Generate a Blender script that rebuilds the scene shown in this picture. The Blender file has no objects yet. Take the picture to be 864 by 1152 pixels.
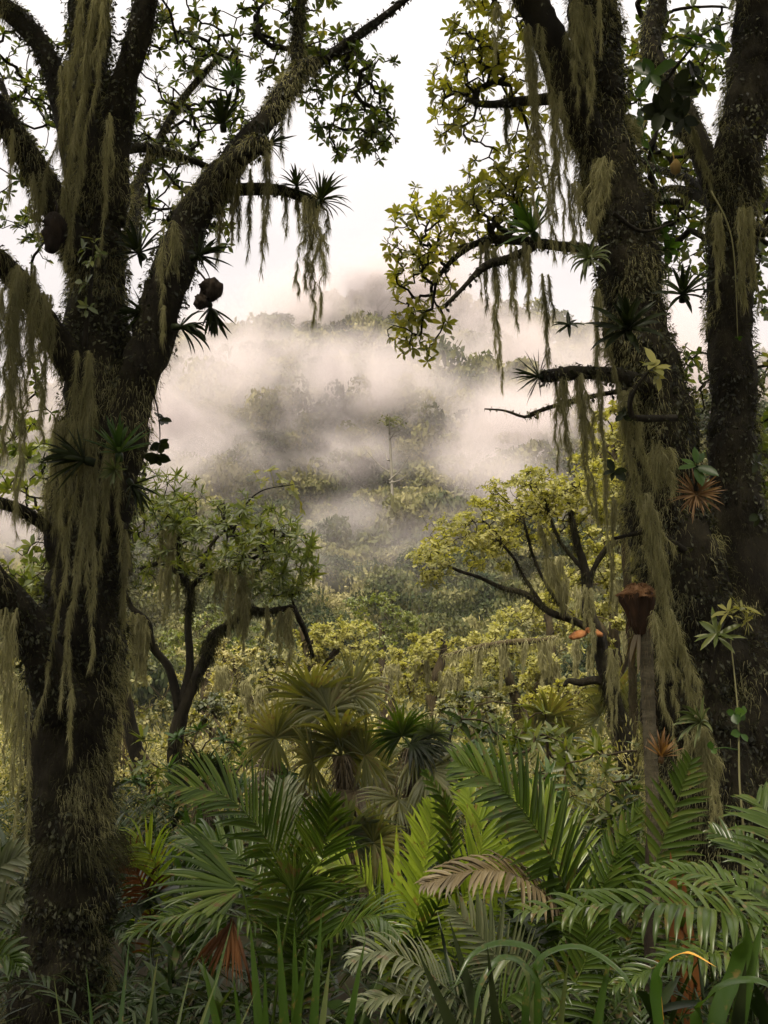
import bpy, math, random
import numpy as np
from mathutils import Vector, Matrix, noise as mnoise

rng = np.random.default_rng(11)
random.seed(11)
scene = bpy.context.scene
COL = scene.collection
UP = np.array([0., 0., 1.])

# ---------------------------------------------------------------- camera
FPX, PITCH, CAM_Z = 1235.0, math.radians(7.0), 2.0
cam_data = bpy.data.cameras.new("camera")
cam = bpy.data.objects.new("camera", cam_data)
COL.objects.link(cam)
cam.location = (0, 0, CAM_Z)
cam.rotation_euler = (math.pi / 2 + PITCH, 0, 0)
cam_data.sensor_fit = 'VERTICAL'
cam_data.sensor_height = 36.0
cam_data.lens = 36.0 * FPX / 1152.0
cam_data.clip_start = 0.05
cam_data.clip_end = 3000
scene.camera = cam


def W(px, py, d):
    """a point on the sight line through photo pixel (px, py), d metres north of the camera"""
    u, v = (px - 432) / FPX, (576 - py) / FPX
    y = math.cos(PITCH) - v * math.sin(PITCH)
    z = math.sin(PITCH) + v * math.cos(PITCH)
    return np.array([u * d / y, d, CAM_Z + z * d / y])


def PX(n, d):
    return n * d / FPX


def ground_z(x, y):
    x = np.asarray(x, float); y = np.asarray(y, float)
    near = -3.2 * np.clip((y - 11) / 26, 0, 1) ** 1.3
    t = np.clip((y - 44) / 160, 0, 1)
    ridge = 66 * t * (0.86 + 0.14 * t) * np.exp(-((x - 6) / 118) ** 2)
    back = -60 * np.clip((y - 215) / 200, 0, 1) ** 1.5
    bumps = (3.2 * np.sin(x * .052 + y * .021) * np.sin(y * .043 - x * .017 + 1.3) + 1.6 * np.sin(x * .11 - y * .03 + 2) * np.sin(y * .09 + .4)) * np.clip((y - 48) / 40, 0, 1)
    small = .10 * np.sin(x * 1.1 + y * .5) * np.sin(y * .9 + .3) * np.clip((np.abs(y) - 2) / 4, 0, 1)
    return near + ridge + back + bumps + small


# ---------------------------------------------------------------- properties
def tag(o, label=None, cat=None, group=None, kind=None):
    for k, v in (("label", label), ("category", cat), ("group", group), ("kind", kind)):
        if v:
            o[k] = v
    return o


def empty(name, loc, label, cat, group=None):
    o = bpy.data.objects.new(name, None)
    o.empty_display_size = .1
    o.location = tuple(float(c) for c in loc)
    COL.objects.link(o)
    return tag(o, label, cat, group)


class MB:
    """collects vertices and faces, links them as one mesh object"""
    def __init__(s):
        s.v, s.q, s.t, s.n = [], [], [], 0

    def add(s, v, quads=None, tris=None):
        v = np.asarray(v, np.float32).reshape(-1, 3)
        if quads is not None and len(quads):
            s.q.append(np.asarray(quads, np.int64).reshape(-1, 4) + s.n)
        if tris is not None and len(tris):
            s.t.append(np.asarray(tris, np.int64).reshape(-1, 3) + s.n)
        s.v.append(v)
        s.n += len(v)

    def build(s, name, mat, parent=None, smooth=True, origin=None):
        v = np.concatenate(s.v) if s.v else np.zeros((0, 3), np.float32)
        if parent is not None:
            o0 = np.array(parent.location, np.float32)
            pp = parent.parent
            while pp is not None:
                o0 = o0 + np.array(pp.location, np.float32); pp = pp.parent
            v = v - o0
        elif origin is not None:
            v = v - np.asarray(origin, np.float32)
        q = np.concatenate(s.q) if s.q else np.zeros((0, 4), np.int64)
        t = np.concatenate(s.t) if s.t else np.zeros((0, 3), np.int64)
        me = bpy.data.meshes.new(name)
        me.vertices.add(len(v)); me.vertices.foreach_set("co", v.astype(np.float32).ravel())
        nl = q.size + t.size
        me.loops.add(nl); me.loops.foreach_set("vertex_index", np.concatenate([q.ravel(), t.ravel()]).astype(np.int32))
        me.polygons.add(len(q) + len(t))
        starts = np.concatenate([np.arange(len(q)) * 4, q.size + np.arange(len(t)) * 3]).astype(np.int32)
        me.polygons.foreach_set("loop_start", starts)
        me.update(calc_edges=True)
        if smooth:
            me.polygons.foreach_set("use_smooth", np.ones(len(me.polygons), bool))
        me.materials.append(mat)
        o = bpy.data.objects.new(name, me)
        COL.objects.link(o)
        if parent is not None:
            o.parent = parent
        elif origin is not None:
            o.location = tuple(float(c) for c in origin)
        return o


# ---------------------------------------------------------------- vector helpers
def nrm(a):
    a = np.asarray(a, float)
    return a / np.maximum(np.linalg.norm(a, axis=-1, keepdims=True), 1e-9)


def randdir(n):
    return nrm(rng.normal(size=(n, 3)))


def smooth_path(pts, n):
    """Catmull-Rom through pts (k, m) resampled to n rows"""
    p = np.asarray(pts, float)
    if len(p) == 2:
        t = np.linspace(0, 1, n)[:, None]
        return p[0] * (1 - t) + p[1] * t
    e = np.vstack([2 * p[0] - p[1], p, 2 * p[-1] - p[-2]])
    t = np.linspace(0, len(p) - 1 - 1e-6, n)
    i = t.astype(int); f = (t - i)[:, None]
    a, b, c, d = e[i], e[i + 1], e[i + 2], e[i + 3]
    return .5 * (2 * b + (c - a) * f + (2 * a - 5 * b + 4 * c - d) * f ** 2 + (3 * b - a - 3 * c + d) * f ** 3)


def tangents(P):
    return nrm(np.gradient(P, axis=0))


def frames(P):
    """parallel transported normal and binormal along P"""
    T = tangents(P)
    N = np.zeros_like(T)
    a = np.cross(T[0], [0, 0, 1.])
    if np.linalg.norm(a) < .1:
        a = np.cross(T[0], [1., 0, 0])
    N[0] = nrm(a)
    for i in range(1, len(P)):
        n = N[i - 1] - T[i] * np.dot(N[i - 1], T[i])
        N[i] = n / max(np.linalg.norm(n), 1e-9)
    return T, N, np.cross(T, N)


def fbm(p, s, seed=0):
    """cheap smooth pseudo noise of points (n,3), about -1..1"""
    p = np.asarray(p, float) * s + seed * 7.31
    o = np.zeros(len(p)); a = 1.; tot = 0
    for k in range(4):
        x, y, z = p[:, 0], p[:, 1], p[:, 2]
        o += a * np.sin(x * 1.7 + 1.3 * np.sin(y * 1.1 + z * .7 + k)) * np.sin(y * 1.3 + 1.1 * np.sin(z * 1.5 - x * .6 + 2 * k)) * 1.2
        o += a * .5 * np.sin(z * 2.1 + 1.2 * np.sin(x * 1.9 + y * .8 + 3 * k))
        tot += a
        p = p[:, [1, 2, 0]] * 2.07 + 3.1; a *= .55
    return o / tot


def tube(mb, P, R, sides=10, lump=0., lump_scale=6., cap=True, seed=0):
    """a closed tapering limb; returns surface points and normals"""
    P = np.asarray(P, float); R = np.broadcast_to(np.asarray(R, float), (len(P),))
    T, N, B = frames(P)
    a = np.linspace(0, 2 * np.pi, sides, endpoint=False)
    dirs = N[:, None] * np.cos(a)[None, :, None] + B[:, None] * np.sin(a)[None, :, None]
    V = P[:, None] + dirs * R[:, None, None]
    if lump:
        k = fbm(V.reshape(-1, 3), lump_scale, seed).reshape(V.shape[:2])
        k2 = fbm(V.reshape(-1, 3), lump_scale * 3.6, seed + 5).reshape(V.shape[:2])
        V = P[:, None] + dirs * (R[:, None] * (1 + lump * k + lump * .45 * k2))[..., None]
    n, s = len(P), sides
    i = np.arange(n - 1)[:, None]; j = np.arange(s)[None, :]
    q = np.stack([i * s + j, i * s + (j + 1) % s, (i + 1) * s + (j + 1) % s, (i + 1) * s + j], -1).reshape(-1, 4)
    vv = V.reshape(-1, 3); tris = None
    if cap:
        vv = np.vstack([vv, P[0], P[-1]])
        j = np.arange(s)
        tris = np.vstack([np.stack([(j + 1) % s, j, np.full(s, n * s)], -1),
                          np.stack([(n - 1) * s + j, (n - 1) * s + (j + 1) % s, np.full(s, n * s + 1)], -1)])
    mb.add(vv, q, tris)
    return V.reshape(-1, 3), dirs.reshape(-1, 3)


def place(mb, TV, TQ, M, O, TT=None):
    """copies of a template (verts, quads, tris) under matrices M (k,3,3) at O (k,3)"""
    k, n = len(O), len(TV)
    V = np.einsum('kij,nj->kni', M, TV) + np.asarray(O)[:, None]
    off = (np.arange(k) * n)[:, None, None]
    mb.add(V.reshape(-1, 3), (np.asarray(TQ)[None] + off).reshape(-1, 4) if TQ is not None else None,
           (np.asarray(TT)[None] + off).reshape(-1, 3) if TT is not None else None)


def basis(D, roll=None, up=None):
    """matrices whose x axis is D, z axis near up"""
    D = nrm(D); k = len(D)
    up = np.tile(UP, (k, 1)) if up is None else np.asarray(up, float)
    up = up + .02 * rng.normal(size=(k, 3))
    Y = nrm(np.cross(up, D)); Z = np.cross(D, Y)
    if roll is not None:
        c, s = np.cos(roll)[:, None], np.sin(roll)[:, None]
        Y, Z = Y * c + Z * s, Z * c - Y * s
    return np.stack([D, Y, Z], -1)


def hairs(mb, P, D, L, Wd, droop=.5):
    """thin bent tapering hairs"""
    P = np.asarray(P, float); D = nrm(D); k = len(P)
    L = np.broadcast_to(L, (k,))[:, None]; Wd = np.broadcast_to(Wd, (k,))[:, None]
    S = nrm(np.cross(D, randdir(k)))
    mid = P + D * L * .5
    tip = P + D * L * .92 + np.array([0, 0, -1.]) * L * np.asarray(droop)
    V = np.stack([P - S * Wd, P + S * Wd, mid + S * Wd * .75, mid - S * Wd * .75, tip], 1)
    o = np.arange(k) * 5
    mb.add(V.reshape(-1, 3), np.stack([o, o + 1, o + 2, o + 3], -1), np.stack([o + 3, o + 2, o + 4], -1))


# ---------------------------------------------------------------- materials
def new_mat(name):
    m = bpy.data.materials.new(name); m.use_nodes = True
    nt = m.node_tree; nt.nodes.clear()
    return m, nt


def N_(nt, t, **kw):
    n = nt.nodes.new(t)
    for k, v in kw.items():
        setattr(n, k, v)
    return n


def ramp(nt, cols, fac):
    r = N_(nt, 'ShaderNodeValToRGB')
    e = r.color_ramp.elements
    while len(e) < len(cols):
        e.new(.5)
    for x, (p, c) in zip(e, cols):
        x.position = p; x.color = (*c, 1)
    nt.links.new(fac, r.inputs[0])
    return r.outputs[0]


def leaf_mat(name, cols, trans=.35, rough=.42, scale=3., tcol=None, spec=.5, kn=.9, ki=.5, dead=None):
    """thin leaf: per-leaf colour variation, some light passes through"""
    m, nt = new_mat(name); L = nt.links.new
    out = N_(nt, 'ShaderNodeOutputMaterial')
    geo = N_(nt, 'ShaderNodeNewGeometry')
    tc = N_(nt, 'ShaderNodeTexCoord')
    no = N_(nt, 'ShaderNodeTexNoise'); no.inputs['Scale'].default_value = scale; no.inputs['Detail'].default_value = 3
    L(tc.outputs['Object'], no.inputs['Vector'])
    mx = N_(nt, 'ShaderNodeMath', operation='MULTIPLY_ADD'); mx.inputs[1].default_value = ki; mx.inputs[2].default_value = .5 - kn * .5 - ki * .5
    L(geo.outputs['Random Per Island'], mx.inputs[0])
    ad = N_(nt, 'ShaderNodeMath', operation='MULTIPLY_ADD'); ad.inputs[1].default_value = kn; ad.use_clamp = True
    L(no.outputs['Fac'], ad.inputs[0]); L(mx.outputs[0], ad.inputs[2])
    n = len(cols)
    col = ramp(nt, [(.12 + .76 * i / max(n - 1, 1), c) for i, c in enumerate(cols)], ad.outputs[0])
    if dead:        # withered patches and a few wholly dead leaflets
        n3 = N_(nt, 'ShaderNodeTexNoise'); n3.inputs['Scale'].default_value = 26; n3.inputs['Detail'].default_value = 4
        L(tc.outputs['Object'], n3.inputs['Vector'])
        s3 = N_(nt, 'ShaderNodeMath', operation='MULTIPLY_ADD'); s3.inputs[1].default_value = .22
        L(geo.outputs['Random Per Island'], s3.inputs[0]); L(n3.outputs['Fac'], s3.inputs[2])
        r3 = N_(nt, 'ShaderNodeMapRange'); r3.inputs[1].default_value = .74; r3.inputs[2].default_value = .84; L(s3.outputs[0], r3.inputs[0])
        x3 = N_(nt, 'ShaderNodeMix', data_type='RGBA'); x3.inputs[7].default_value = (*dead, 1)
        L(r3.outputs[0], x3.inputs[0]); L(col, x3.inputs[6]); col = x3.outputs[2]
    p = N_(nt, 'ShaderNodeBsdfPrincipled'); p.inputs['Roughness'].default_value = rough
    p.inputs['Specular IOR Level'].default_value = spec
    L(col, p.inputs['Base Color'])
    last = p.outputs[0]
    if trans:
        tr = N_(nt, 'ShaderNodeBsdfTranslucent')
        g = N_(nt, 'ShaderNodeMix', data_type='RGBA', blend_type='MULTIPLY'); g.inputs[0].default_value = 1
        g.inputs[7].default_value = (*(tcol or (1.5, 1.6, .55)), 1)
        L(col, g.inputs[6]); L(g.outputs[2], tr.inputs['Color'])
        ms = N_(nt, 'ShaderNodeMixShader'); ms.inputs[0].default_value = trans
        L(p.outputs[0], ms.inputs[1]); L(tr.outputs[0], ms.inputs[2])
        last = ms.outputs[0]
    L(last, out.inputs['Surface'])
    return m


def bark_mat(name, cols, scale=9., bump=.6, stretch=.35):
    m, nt = new_mat(name); L = nt.links.new
    out = N_(nt, 'ShaderNodeOutputMaterial')
    tc = N_(nt, 'ShaderNodeTexCoord')
    mp = N_(nt, 'ShaderNodeMapping'); mp.inputs['Scale'].default_value = (1, 1, stretch)
    L(tc.outputs['Object'], mp.inputs[0])
    no = N_(nt, 'ShaderNodeTexNoise'); no.inputs['Scale'].default_value = scale; no.inputs['Detail'].default_value = 7; no.inputs['Roughness'].default_value = .65
    L(mp.outputs[0], no.inputs['Vector'])
    n2 = N_(nt, 'ShaderNodeTexNoise'); n2.inputs['Scale'].default_value = scale * .3; n2.inputs['Detail'].default_value = 4
    L(tc.outputs['Object'], n2.inputs['Vector'])
    av = N_(nt, 'ShaderNodeMix', data_type='FLOAT'); av.inputs[0].default_value = .5
    L(no.outputs['Fac'], av.inputs[2]); L(n2.outputs['Fac'], av.inputs[3])
    k = len(cols)
    col = ramp(nt, [(.3 + .4 * i / max(k - 1, 1), c) for i, c in enumerate(cols)], av.outputs[0])
    p = N_(nt, 'ShaderNodeBsdfPrincipled'); p.inputs['Roughness'].default_value = .95
    p.inputs['Specular IOR Level'].default_value = .15
    L(col, p.inputs['Base Color'])
    bp = N_(nt, 'ShaderNodeBump'); bp.inputs['Strength'].default_value = bump; bp.inputs['Distance'].default_value = .03
    L(no.outputs['Fac'], bp.inputs['Height']); L(bp.outputs[0], p.inputs['Normal'])
    L(p.outputs[0], out.inputs['Surface'])
    return m
# ---------------------------------------------------------------- sky, sun, render settings
SUN_EL, SUN_AZ = math.radians(56), math.radians(205)      # high, behind the camera a little to the left
world = bpy.data.worlds.new("World"); scene.world = world; world.use_nodes = True
nt = world.node_tree; nt.nodes.clear(); L = nt.links.new
wo = N_(nt, 'ShaderNodeOutputWorld'); bg = N_(nt, 'ShaderNodeBackground'); bg.inputs['Strength'].default_value = .1
sky = N_(nt, 'ShaderNodeTexSky', sky_type='NISHITA'); sky.sun_disc = False
sky.sun_elevation = SUN_EL; sky.sun_rotation = SUN_AZ
tc = N_(nt, 'ShaderNodeTexCoord'); sx = N_(nt, 'ShaderNodeSeparateXYZ'); L(tc.outputs['Generated'], sx.inputs[0])
cloud = ramp(nt, [(0., (.185, .166, .158)), (.2, (.20, .181, .172)), (.35, (.234, .214, .204)), (.5, (.28, .263, .252)), (.62, (.48, .45, .415)), (.8, (.94, .88, .79)), (1., (1.16, 1.08, .96))], sx.outputs['Z'])
cs = N_(nt, 'ShaderNodeVectorMath', operation='SCALE'); cs.inputs['Scale'].default_value = 8.2
wn = N_(nt, 'ShaderNodeTexNoise'); wn.inputs['Scale'].default_value = 2.6; wn.inputs['Detail'].default_value = 5; wn.inputs['Distortion'].default_value = .6
wm = N_(nt, 'ShaderNodeMapping'); wm.inputs['Scale'].default_value = (1, 1, 2.4); L(tc.outputs['Generated'], wm.inputs[0]); L(wm.outputs[0], wn.inputs['Vector'])
wr = N_(nt, 'ShaderNodeMapRange'); wr.inputs[1].default_value = .3; wr.inputs[2].default_value = .7; wr.inputs[3].default_value = 8.2 * .90; wr.inputs[4].default_value = 8.2 * 1.10
L(wn.outputs['Fac'], wr.inputs[0]); L(wr.outputs[0], cs.inputs['Scale'])      # soft cloud tones
L(cloud, cs.inputs[0])
cm = N_(nt, 'ShaderNodeMix', data_type='RGBA'); cm.inputs[0].default_value = .95       # overcast: almost all cloud
L(sky.outputs[0], cm.inputs[6]); L(cs.outputs[0], cm.inputs[7])
L(cm.outputs[2], bg.inputs['Color']); L(bg.outputs[0], wo.inputs['Surface'])

sun_data = bpy.data.lights.new("sun", 'SUN'); sun_data.energy = 1.5; sun_data.angle = math.radians(10); sun_data.color = (1, .90, .71)
sun = bpy.data.objects.new("sun", sun_data); COL.objects.link(sun); sun.location = (0, 0, 90)
sd = Vector((math.sin(SUN_AZ) * math.cos(SUN_EL), math.cos(SUN_AZ) * math.cos(SUN_EL), math.sin(SUN_EL)))
sun.rotation_euler = sd.to_track_quat('Z', 'Y').to_euler()

scene.view_settings.view_transform = 'Standard'
scene.view_settings.look = 'None'
scene.view_settings.exposure = 2.35
scene.view_settings.gamma = 1
scene.view_settings.use_curve_mapping = False
cy = scene.cycles
cy.max_bounces = 8; cy.diffuse_bounces = 4; cy.glossy_bounces = 1; cy.transmission_bounces = 3; cy.volume_bounces = 2; cy.transparent_max_bounces = 4
cy.use_denoising = True
cy.use_adaptive_sampling = True; cy.adaptive_threshold = .008
cy.volume_step_rate = 1.0; cy.volume_max_steps = 64
cy.caustics_reflective = False; cy.caustics_refractive = False
# ---------------------------------------------------------------- ground sheet and the mountain it rises to
def sheet(name, xs, ys, mat, dz=0.):
    X, Y = np.meshgrid(xs, ys); Z = ground_z(X, Y) + dz
    mb = MB(); a, b = X.shape
    i = np.arange(a - 1)[:, None]; j = np.arange(b - 1)[None]
    q = np.stack([i * b + j, i * b + j + 1, (i + 1) * b + j + 1, (i + 1) * b + j], -1).reshape(-1, 4)
    mb.add(np.stack([X, Y, Z], -1), q)
    return mb.build(name, mat)


soil_mat = bark_mat("forest soil", [(.012, .010, .006), (.025, .02, .011), (.03, .032, .013)], 3., .8, 1.)
slope_mat = bark_mat("mountain undergrowth", [(.02, .026, .012), (.045, .05, .02), (.07, .068, .03)], .35, .8, 1.)
xs1 = np.concatenate([np.linspace(-60, -14, 24), np.linspace(-13.5, 13.5, 55), np.linspace(14, 60, 24)])
tag(sheet("ground", xs1, np.concatenate([np.linspace(-40, -2, 20), np.linspace(-1, 44, 91)]), soil_mat), "dark forest floor of soil and leaf litter under the palms", "ground", kind="structure")
tag(sheet("mountain", np.linspace(-230, 230, 101), np.concatenate([np.linspace(43.5, 240, 80), np.linspace(245, 330, 12)]), slope_mat, -.03), "steep forested mountain rising beyond the valley into the clouds", "mountain", kind="structure")


# ---------------------------------------------------------------- far forest on the slope
def crown_template(nlobe, nleaf, leaf, flat=.75, seed=0, umbrella=False):
    r = np.random.default_rng(seed)
    if umbrella:
        c = np.stack([r.uniform(-.75, .75, nlobe), r.uniform(-.75, .75, nlobe), r.uniform(.62, .8, nlobe)], -1); rad = r.uniform(.2, .34, nlobe)
    else:
        a = r.uniform(0, 6.28, nlobe); el = r.uniform(.0, 1.45, nlobe); q = r.uniform(.35, .72, nlobe)
        c = np.stack([np.cos(a) * np.cos(el) * q, np.sin(a) * np.cos(el) * q, .28 + np.sin(el) * q * flat], -1); rad = r.uniform(.26, .46, nlobe)
    k = r.choice(nlobe, nleaf, p=rad ** 2 / np.sum(rad ** 2))
    d = r.normal(size=(nleaf, 3)); d /= np.linalg.norm(d, axis=1, keepdims=True)
    d[:, 2] = np.where(d[:, 2] < -.3, -d[:, 2], d[:, 2])
    P = c[k] + d * (rad[k] * (r.uniform(.75, 1.08, nleaf)))[:, None] * np.array([1, 1, .55 if umbrella else .85])
    n = d + .75 * r.normal(size=(nleaf, 3)); n /= np.linalg.norm(n, axis=1, keepdims=True)
    t = np.cross(n, r.normal(size=(nleaf, 3))); t /= np.linalg.norm(t, axis=1, keepdims=True); b = np.cross(n, t)
    s = (leaf * r.uniform(.6, 1.35, nleaf))[:, None]
    V = np.stack([P - t * s, P - b * s * .6, P + t * s, P + b * s * .6], 1).reshape(-1, 3)
    return V, np.arange(nleaf * 4).reshape(-1, 4)


def spin(k, smin, smax, zs=(.8, 1.25)):
    a = rng.uniform(0, 6.28, k); s = rng.uniform(smin, smax, k); z = s * rng.uniform(*zs, k)
    M = np.zeros((k, 3, 3)); M[:, 0, 0] = np.cos(a) * s; M[:, 0, 1] = -np.sin(a) * s; M[:, 1, 0] = np.sin(a) * s; M[:, 1, 1] = np.cos(a) * s; M[:, 2, 2] = z
    return M


far_cols = [(.012, .022, .009), (.036, .046, .018), (.08, .082, .033), (.14, .13, .055), (.20, .18, .085)]
far_leaf = leaf_mat("mountain foliage", far_cols, .2, .8, .16, spec=.1, kn=2.2, ki=.2)
mb = MB()
for y0, y1, sp, nl, lf, smn, smx in ((44, 74, 2.3, 950, .050, 1.2, 2.5), (74, 125, 3.1, 620, .066, 1.6, 3.6), (125, 226, 4.2, 340, .095, 2.0, 4.4)):
    tpl = [crown_template(9, nl, lf, .9, 100 + s) for s in range(5)] + [crown_template(8, nl, lf, .9, 150 + s, True) for s in range(2)]
    ys = np.arange(y0, y1, sp * .8)
    pts = []
    for y in ys:
        hw = .42 * y + 14
        x = np.arange(-hw, hw, sp)
        pts.append(np.stack([x + rng.uniform(-.5, .5, len(x)) * sp, np.full(len(x), y) + rng.uniform(-.5, .5, len(x)) * sp], -1))
    pts = np.concatenate(pts)
    which = rng.integers(0, 7, len(pts))
    for w in range(7):
        p = pts[which == w]
        O = np.stack([p[:, 0], p[:, 1], ground_z(p[:, 0], p[:, 1]) + rng.uniform(-.3, 1.6, len(p))], -1)
        place(mb, tpl[w][0], tpl[w][1], spin(len(p), smn, smx, (.9, 1.7)), O)
tag(mb.build("forest", far_leaf, smooth=False), "misty forest covering the mountain slope beyond the valley", "forest", kind="stuff")

# ---------------------------------------------------------------- haze and the mist banks drifting over the slope
m_haze, nt = new_mat("haze"); o = N_(nt, 'ShaderNodeOutputMaterial'); v = N_(nt, 'ShaderNodeVolumePrincipled')
v.inputs['Color'].default_value = (.97, .915, .85, 1); v.inputs['Density'].default_value = .0003; v.inputs['Anisotropy'].default_value = .15
nt.links.new(v.outputs[0], o.inputs['Volume'])
mb = MB()
c = np.array([[x, y, z] for x in (-240, 240) for y in (-50, 340) for z in (-45, 96)], float)
mb.add(c, [[0, 1, 3, 2], [4, 6, 7, 5], [0, 4, 5, 1], [2, 3, 7, 6], [0, 2, 6, 4], [1, 5, 7, 3]])
tag(mb.build("haze", m_haze, smooth=False), "thin pale haze filling the valley air", "haze", kind="stuff")

m_mist, nt = new_mat("mist"); Lk = nt.links.new
o = N_(nt, 'ShaderNodeOutputMaterial'); v = N_(nt, 'ShaderNodeVolumePrincipled')
v.inputs['Color'].default_value = (.70, .634, .636, 1); v.inputs['Anisotropy'].default_value = .1
tc = N_(nt, 'ShaderNodeTexCoord'); ln = N_(nt, 'ShaderNodeVectorMath', operation='LENGTH'); oi = N_(nt, 'ShaderNodeObjectInfo')
geo = N_(nt, 'ShaderNodeNewGeometry')
no = N_(nt, 'ShaderNodeTexNoise'); no.inputs['Scale'].default_value = .062; no.inputs['Detail'].default_value = 6; no.inputs['Roughness'].default_value = .66; no.inputs['Distortion'].default_value = 1.4
Lk(geo.outputs['Position'], no.inputs['Vector'])
Lk(tc.outputs['Object'], ln.inputs[0])
r = ln.outputs['Value']
mr = N_(nt, 'ShaderNodeMapRange', interpolation_type='SMOOTHSTEP'); mr.inputs[1].default_value = 1.; mr.inputs[2].default_value = .0
mr.inputs[3].default_value = 0; mr.inputs[4].default_value = 1; Lk(r, mr.inputs[0])
mn = N_(nt, 'ShaderNodeMapRange', interpolation_type='SMOOTHSTEP'); mn.inputs[1].default_value = .40; mn.inputs[2].default_value = .66; Lk(no.outputs['Fac'], mn.inputs[0])
m1 = N_(nt, 'ShaderNodeMath', operation='MULTIPLY'); Lk(mr.outputs[0], m1.inputs[0]); Lk(mn.outputs[0], m1.inputs[1])
m2 = N_(nt, 'ShaderNodeMath', operation='MULTIPLY'); Lk(m1.outputs[0], m2.inputs[0])
Lk(oi.outputs['Color'], m2.inputs[1])
Lk(m2.outputs[0], v.inputs['Density']); Lk(v.outputs[0], o.inputs['Volume'])
import bmesh
bm = bmesh.new(); bmesh.ops.create_icosphere(bm, subdivisions=3, radius=1.0); mist_me = bpy.data.meshes.new("mist"); bm.to_mesh(mist_me); bm.free(); mist_me.materials.append(m_mist)


def slope_hit(px, py):
    """where a sight line meets the treetops of the slope"""
    for d in np.arange(46, 215, .5):
        p = W(px, py, d)
        if p[2] < ground_z(p[0], p[1]) + 5:
            return d
    return 190.


# px, py, half width px, half height px, half depth m, density
MIST = [
    (235, 465, 170, 80, 16, .40), (300, 430, 150, 60, 14, .34), (215, 545, 130, 75, 14, .30), (250, 385, 150, 55, 14, .22),
    (440, 425, 170, 46, 13, .36), (545, 415, 160, 75, 18, .42), (605, 480, 150, 95, 16, .44), (575, 545, 120, 52, 11, .30),
    (390, 512, 170, 46, 11, .32), (330, 345, 180, 44, 16, .16), (520, 355, 160, 55, 18, .32), (420, 348, 160, 38, 14, .28),
    (400, 580, 150, 40, 8, .09), (500, 590, 120, 40, 7, .10), (110, 480, 170, 140, 18, .36), (740, 450, 190, 180, 18, .36), (430, 320, 300, 50, 24, .15),
    (60, 590, 150, 80, 12, .26), (345, 398, 90, 30, 10, .28), (400, 462, 100, 28, 10, .22), (430, 480, 300, 150, 13, .10), (360, 620, 260, 60, 10, .05),
]
for i, (px, py, hw, hh, hd, den) in enumerate(MIST):
    d = slope_hit(px, py) - hd * .55
    o = bpy.data.objects.new("mist", mist_me); COL.objects.link(o)
    o.location = W(px, py, d); o.scale = (PX(hw, d), hd, PX(hh, d)); o.color = (den, den, den, 1); o.rotation_euler = (0, math.radians((i * 37 % 53) - 26), 0)
    tag(o, "pale cloud bank drifting across the mountain forest", "mist", "mist banks on the mountain", "stuff")
# ---------------------------------------------------------------- plant library
PROF = {
    'lance': lambda t: np.clip((t + .10) ** .45 * (1 - t) ** .75 * 1.62, .015, 1),
    'strap': lambda t: np.clip(np.minimum(1, .62 + 1.1 * t) * np.clip((1 - t) * 2.6, 0, 1) ** .75, .012, 1),
    'seg': lambda t: np.clip((.22 + 1.9 * t) * (t < .42) + (1.02 * ((1 - t) / .58) ** .85) * (t >= .42), .012, 1),
    'obov': lambda t: np.clip(np.sin(np.pi * np.clip(t, 0, 1) ** 1.5) ** .8, .04, 1),
    'oval': lambda t: np.clip(np.sin(np.pi * (.03 + .97 * t)) ** .75, .02, 1),
}


def blades(mb, O, D, Ln, Wd, up=None, droop=.5, nseg=5, fold=.25, prof='lance', S=None):
    """k folded leaves that start at O along D and bend under their weight"""
    O = np.asarray(O, float).reshape(-1, 3); k = len(O)
    D = nrm(np.broadcast_to(np.asarray(D, float), (k, 3)))
    Ln = np.broadcast_to(np.asarray(Ln, float), (k,)); Wd = np.broadcast_to(np.asarray(Wd, float), (k,))
    droop = np.broadcast_to(np.asarray(droop, float), (k,))[:, None]
    if S is None:
        up = np.tile(UP, (k, 1)) if up is None else np.broadcast_to(np.asarray(up, float), (k, 3))
        S = np.cross(D, up)
        bad = np.linalg.norm(S, axis=1) < .15
        S[bad] = np.cross(D[bad], randdir(int(bad.sum())))
    S = nrm(np.broadcast_to(S, (k, 3)))
    p, d = O.copy(), D.copy()
    w = PROF[prof](np.linspace(0, 1, nseg + 1)) * .5
    rows = []
    for i in range(nseg + 1):
        s = nrm(S - d * np.sum(S * d, 1, keepdims=True)); n = np.cross(s, d)
        h = (Wd * w[i])[:, None]
        rows += [p - s * h + n * h * fold * 2, p, p + s * h + n * h * fold * 2]
        p = p + d * (Ln / nseg)[:, None]
        d = nrm(d + np.array([0, 0, -1.]) * droop * (2. * (i + 1) / nseg) / nseg)
    V = np.stack(rows, 1)
    m = 3 * (nseg + 1)
    i = np.arange(nseg)[:, None] * 3 + np.array([0, 1])[None]
    q = np.stack([i, i + 1, i + 4, i + 3], -1).reshape(-1, 4)
    mb.add(V.reshape(-1, 3), (q[None] + (np.arange(k) * m)[:, None, None]).reshape(-1, 4))


def ortho(A):
    A = nrm(A); r = np.where(np.abs(A[:, 2:3]) < .9, UP, np.array([1., 0, 0]))
    N = nrm(np.cross(A, r)); return N, np.cross(A, N)


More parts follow.
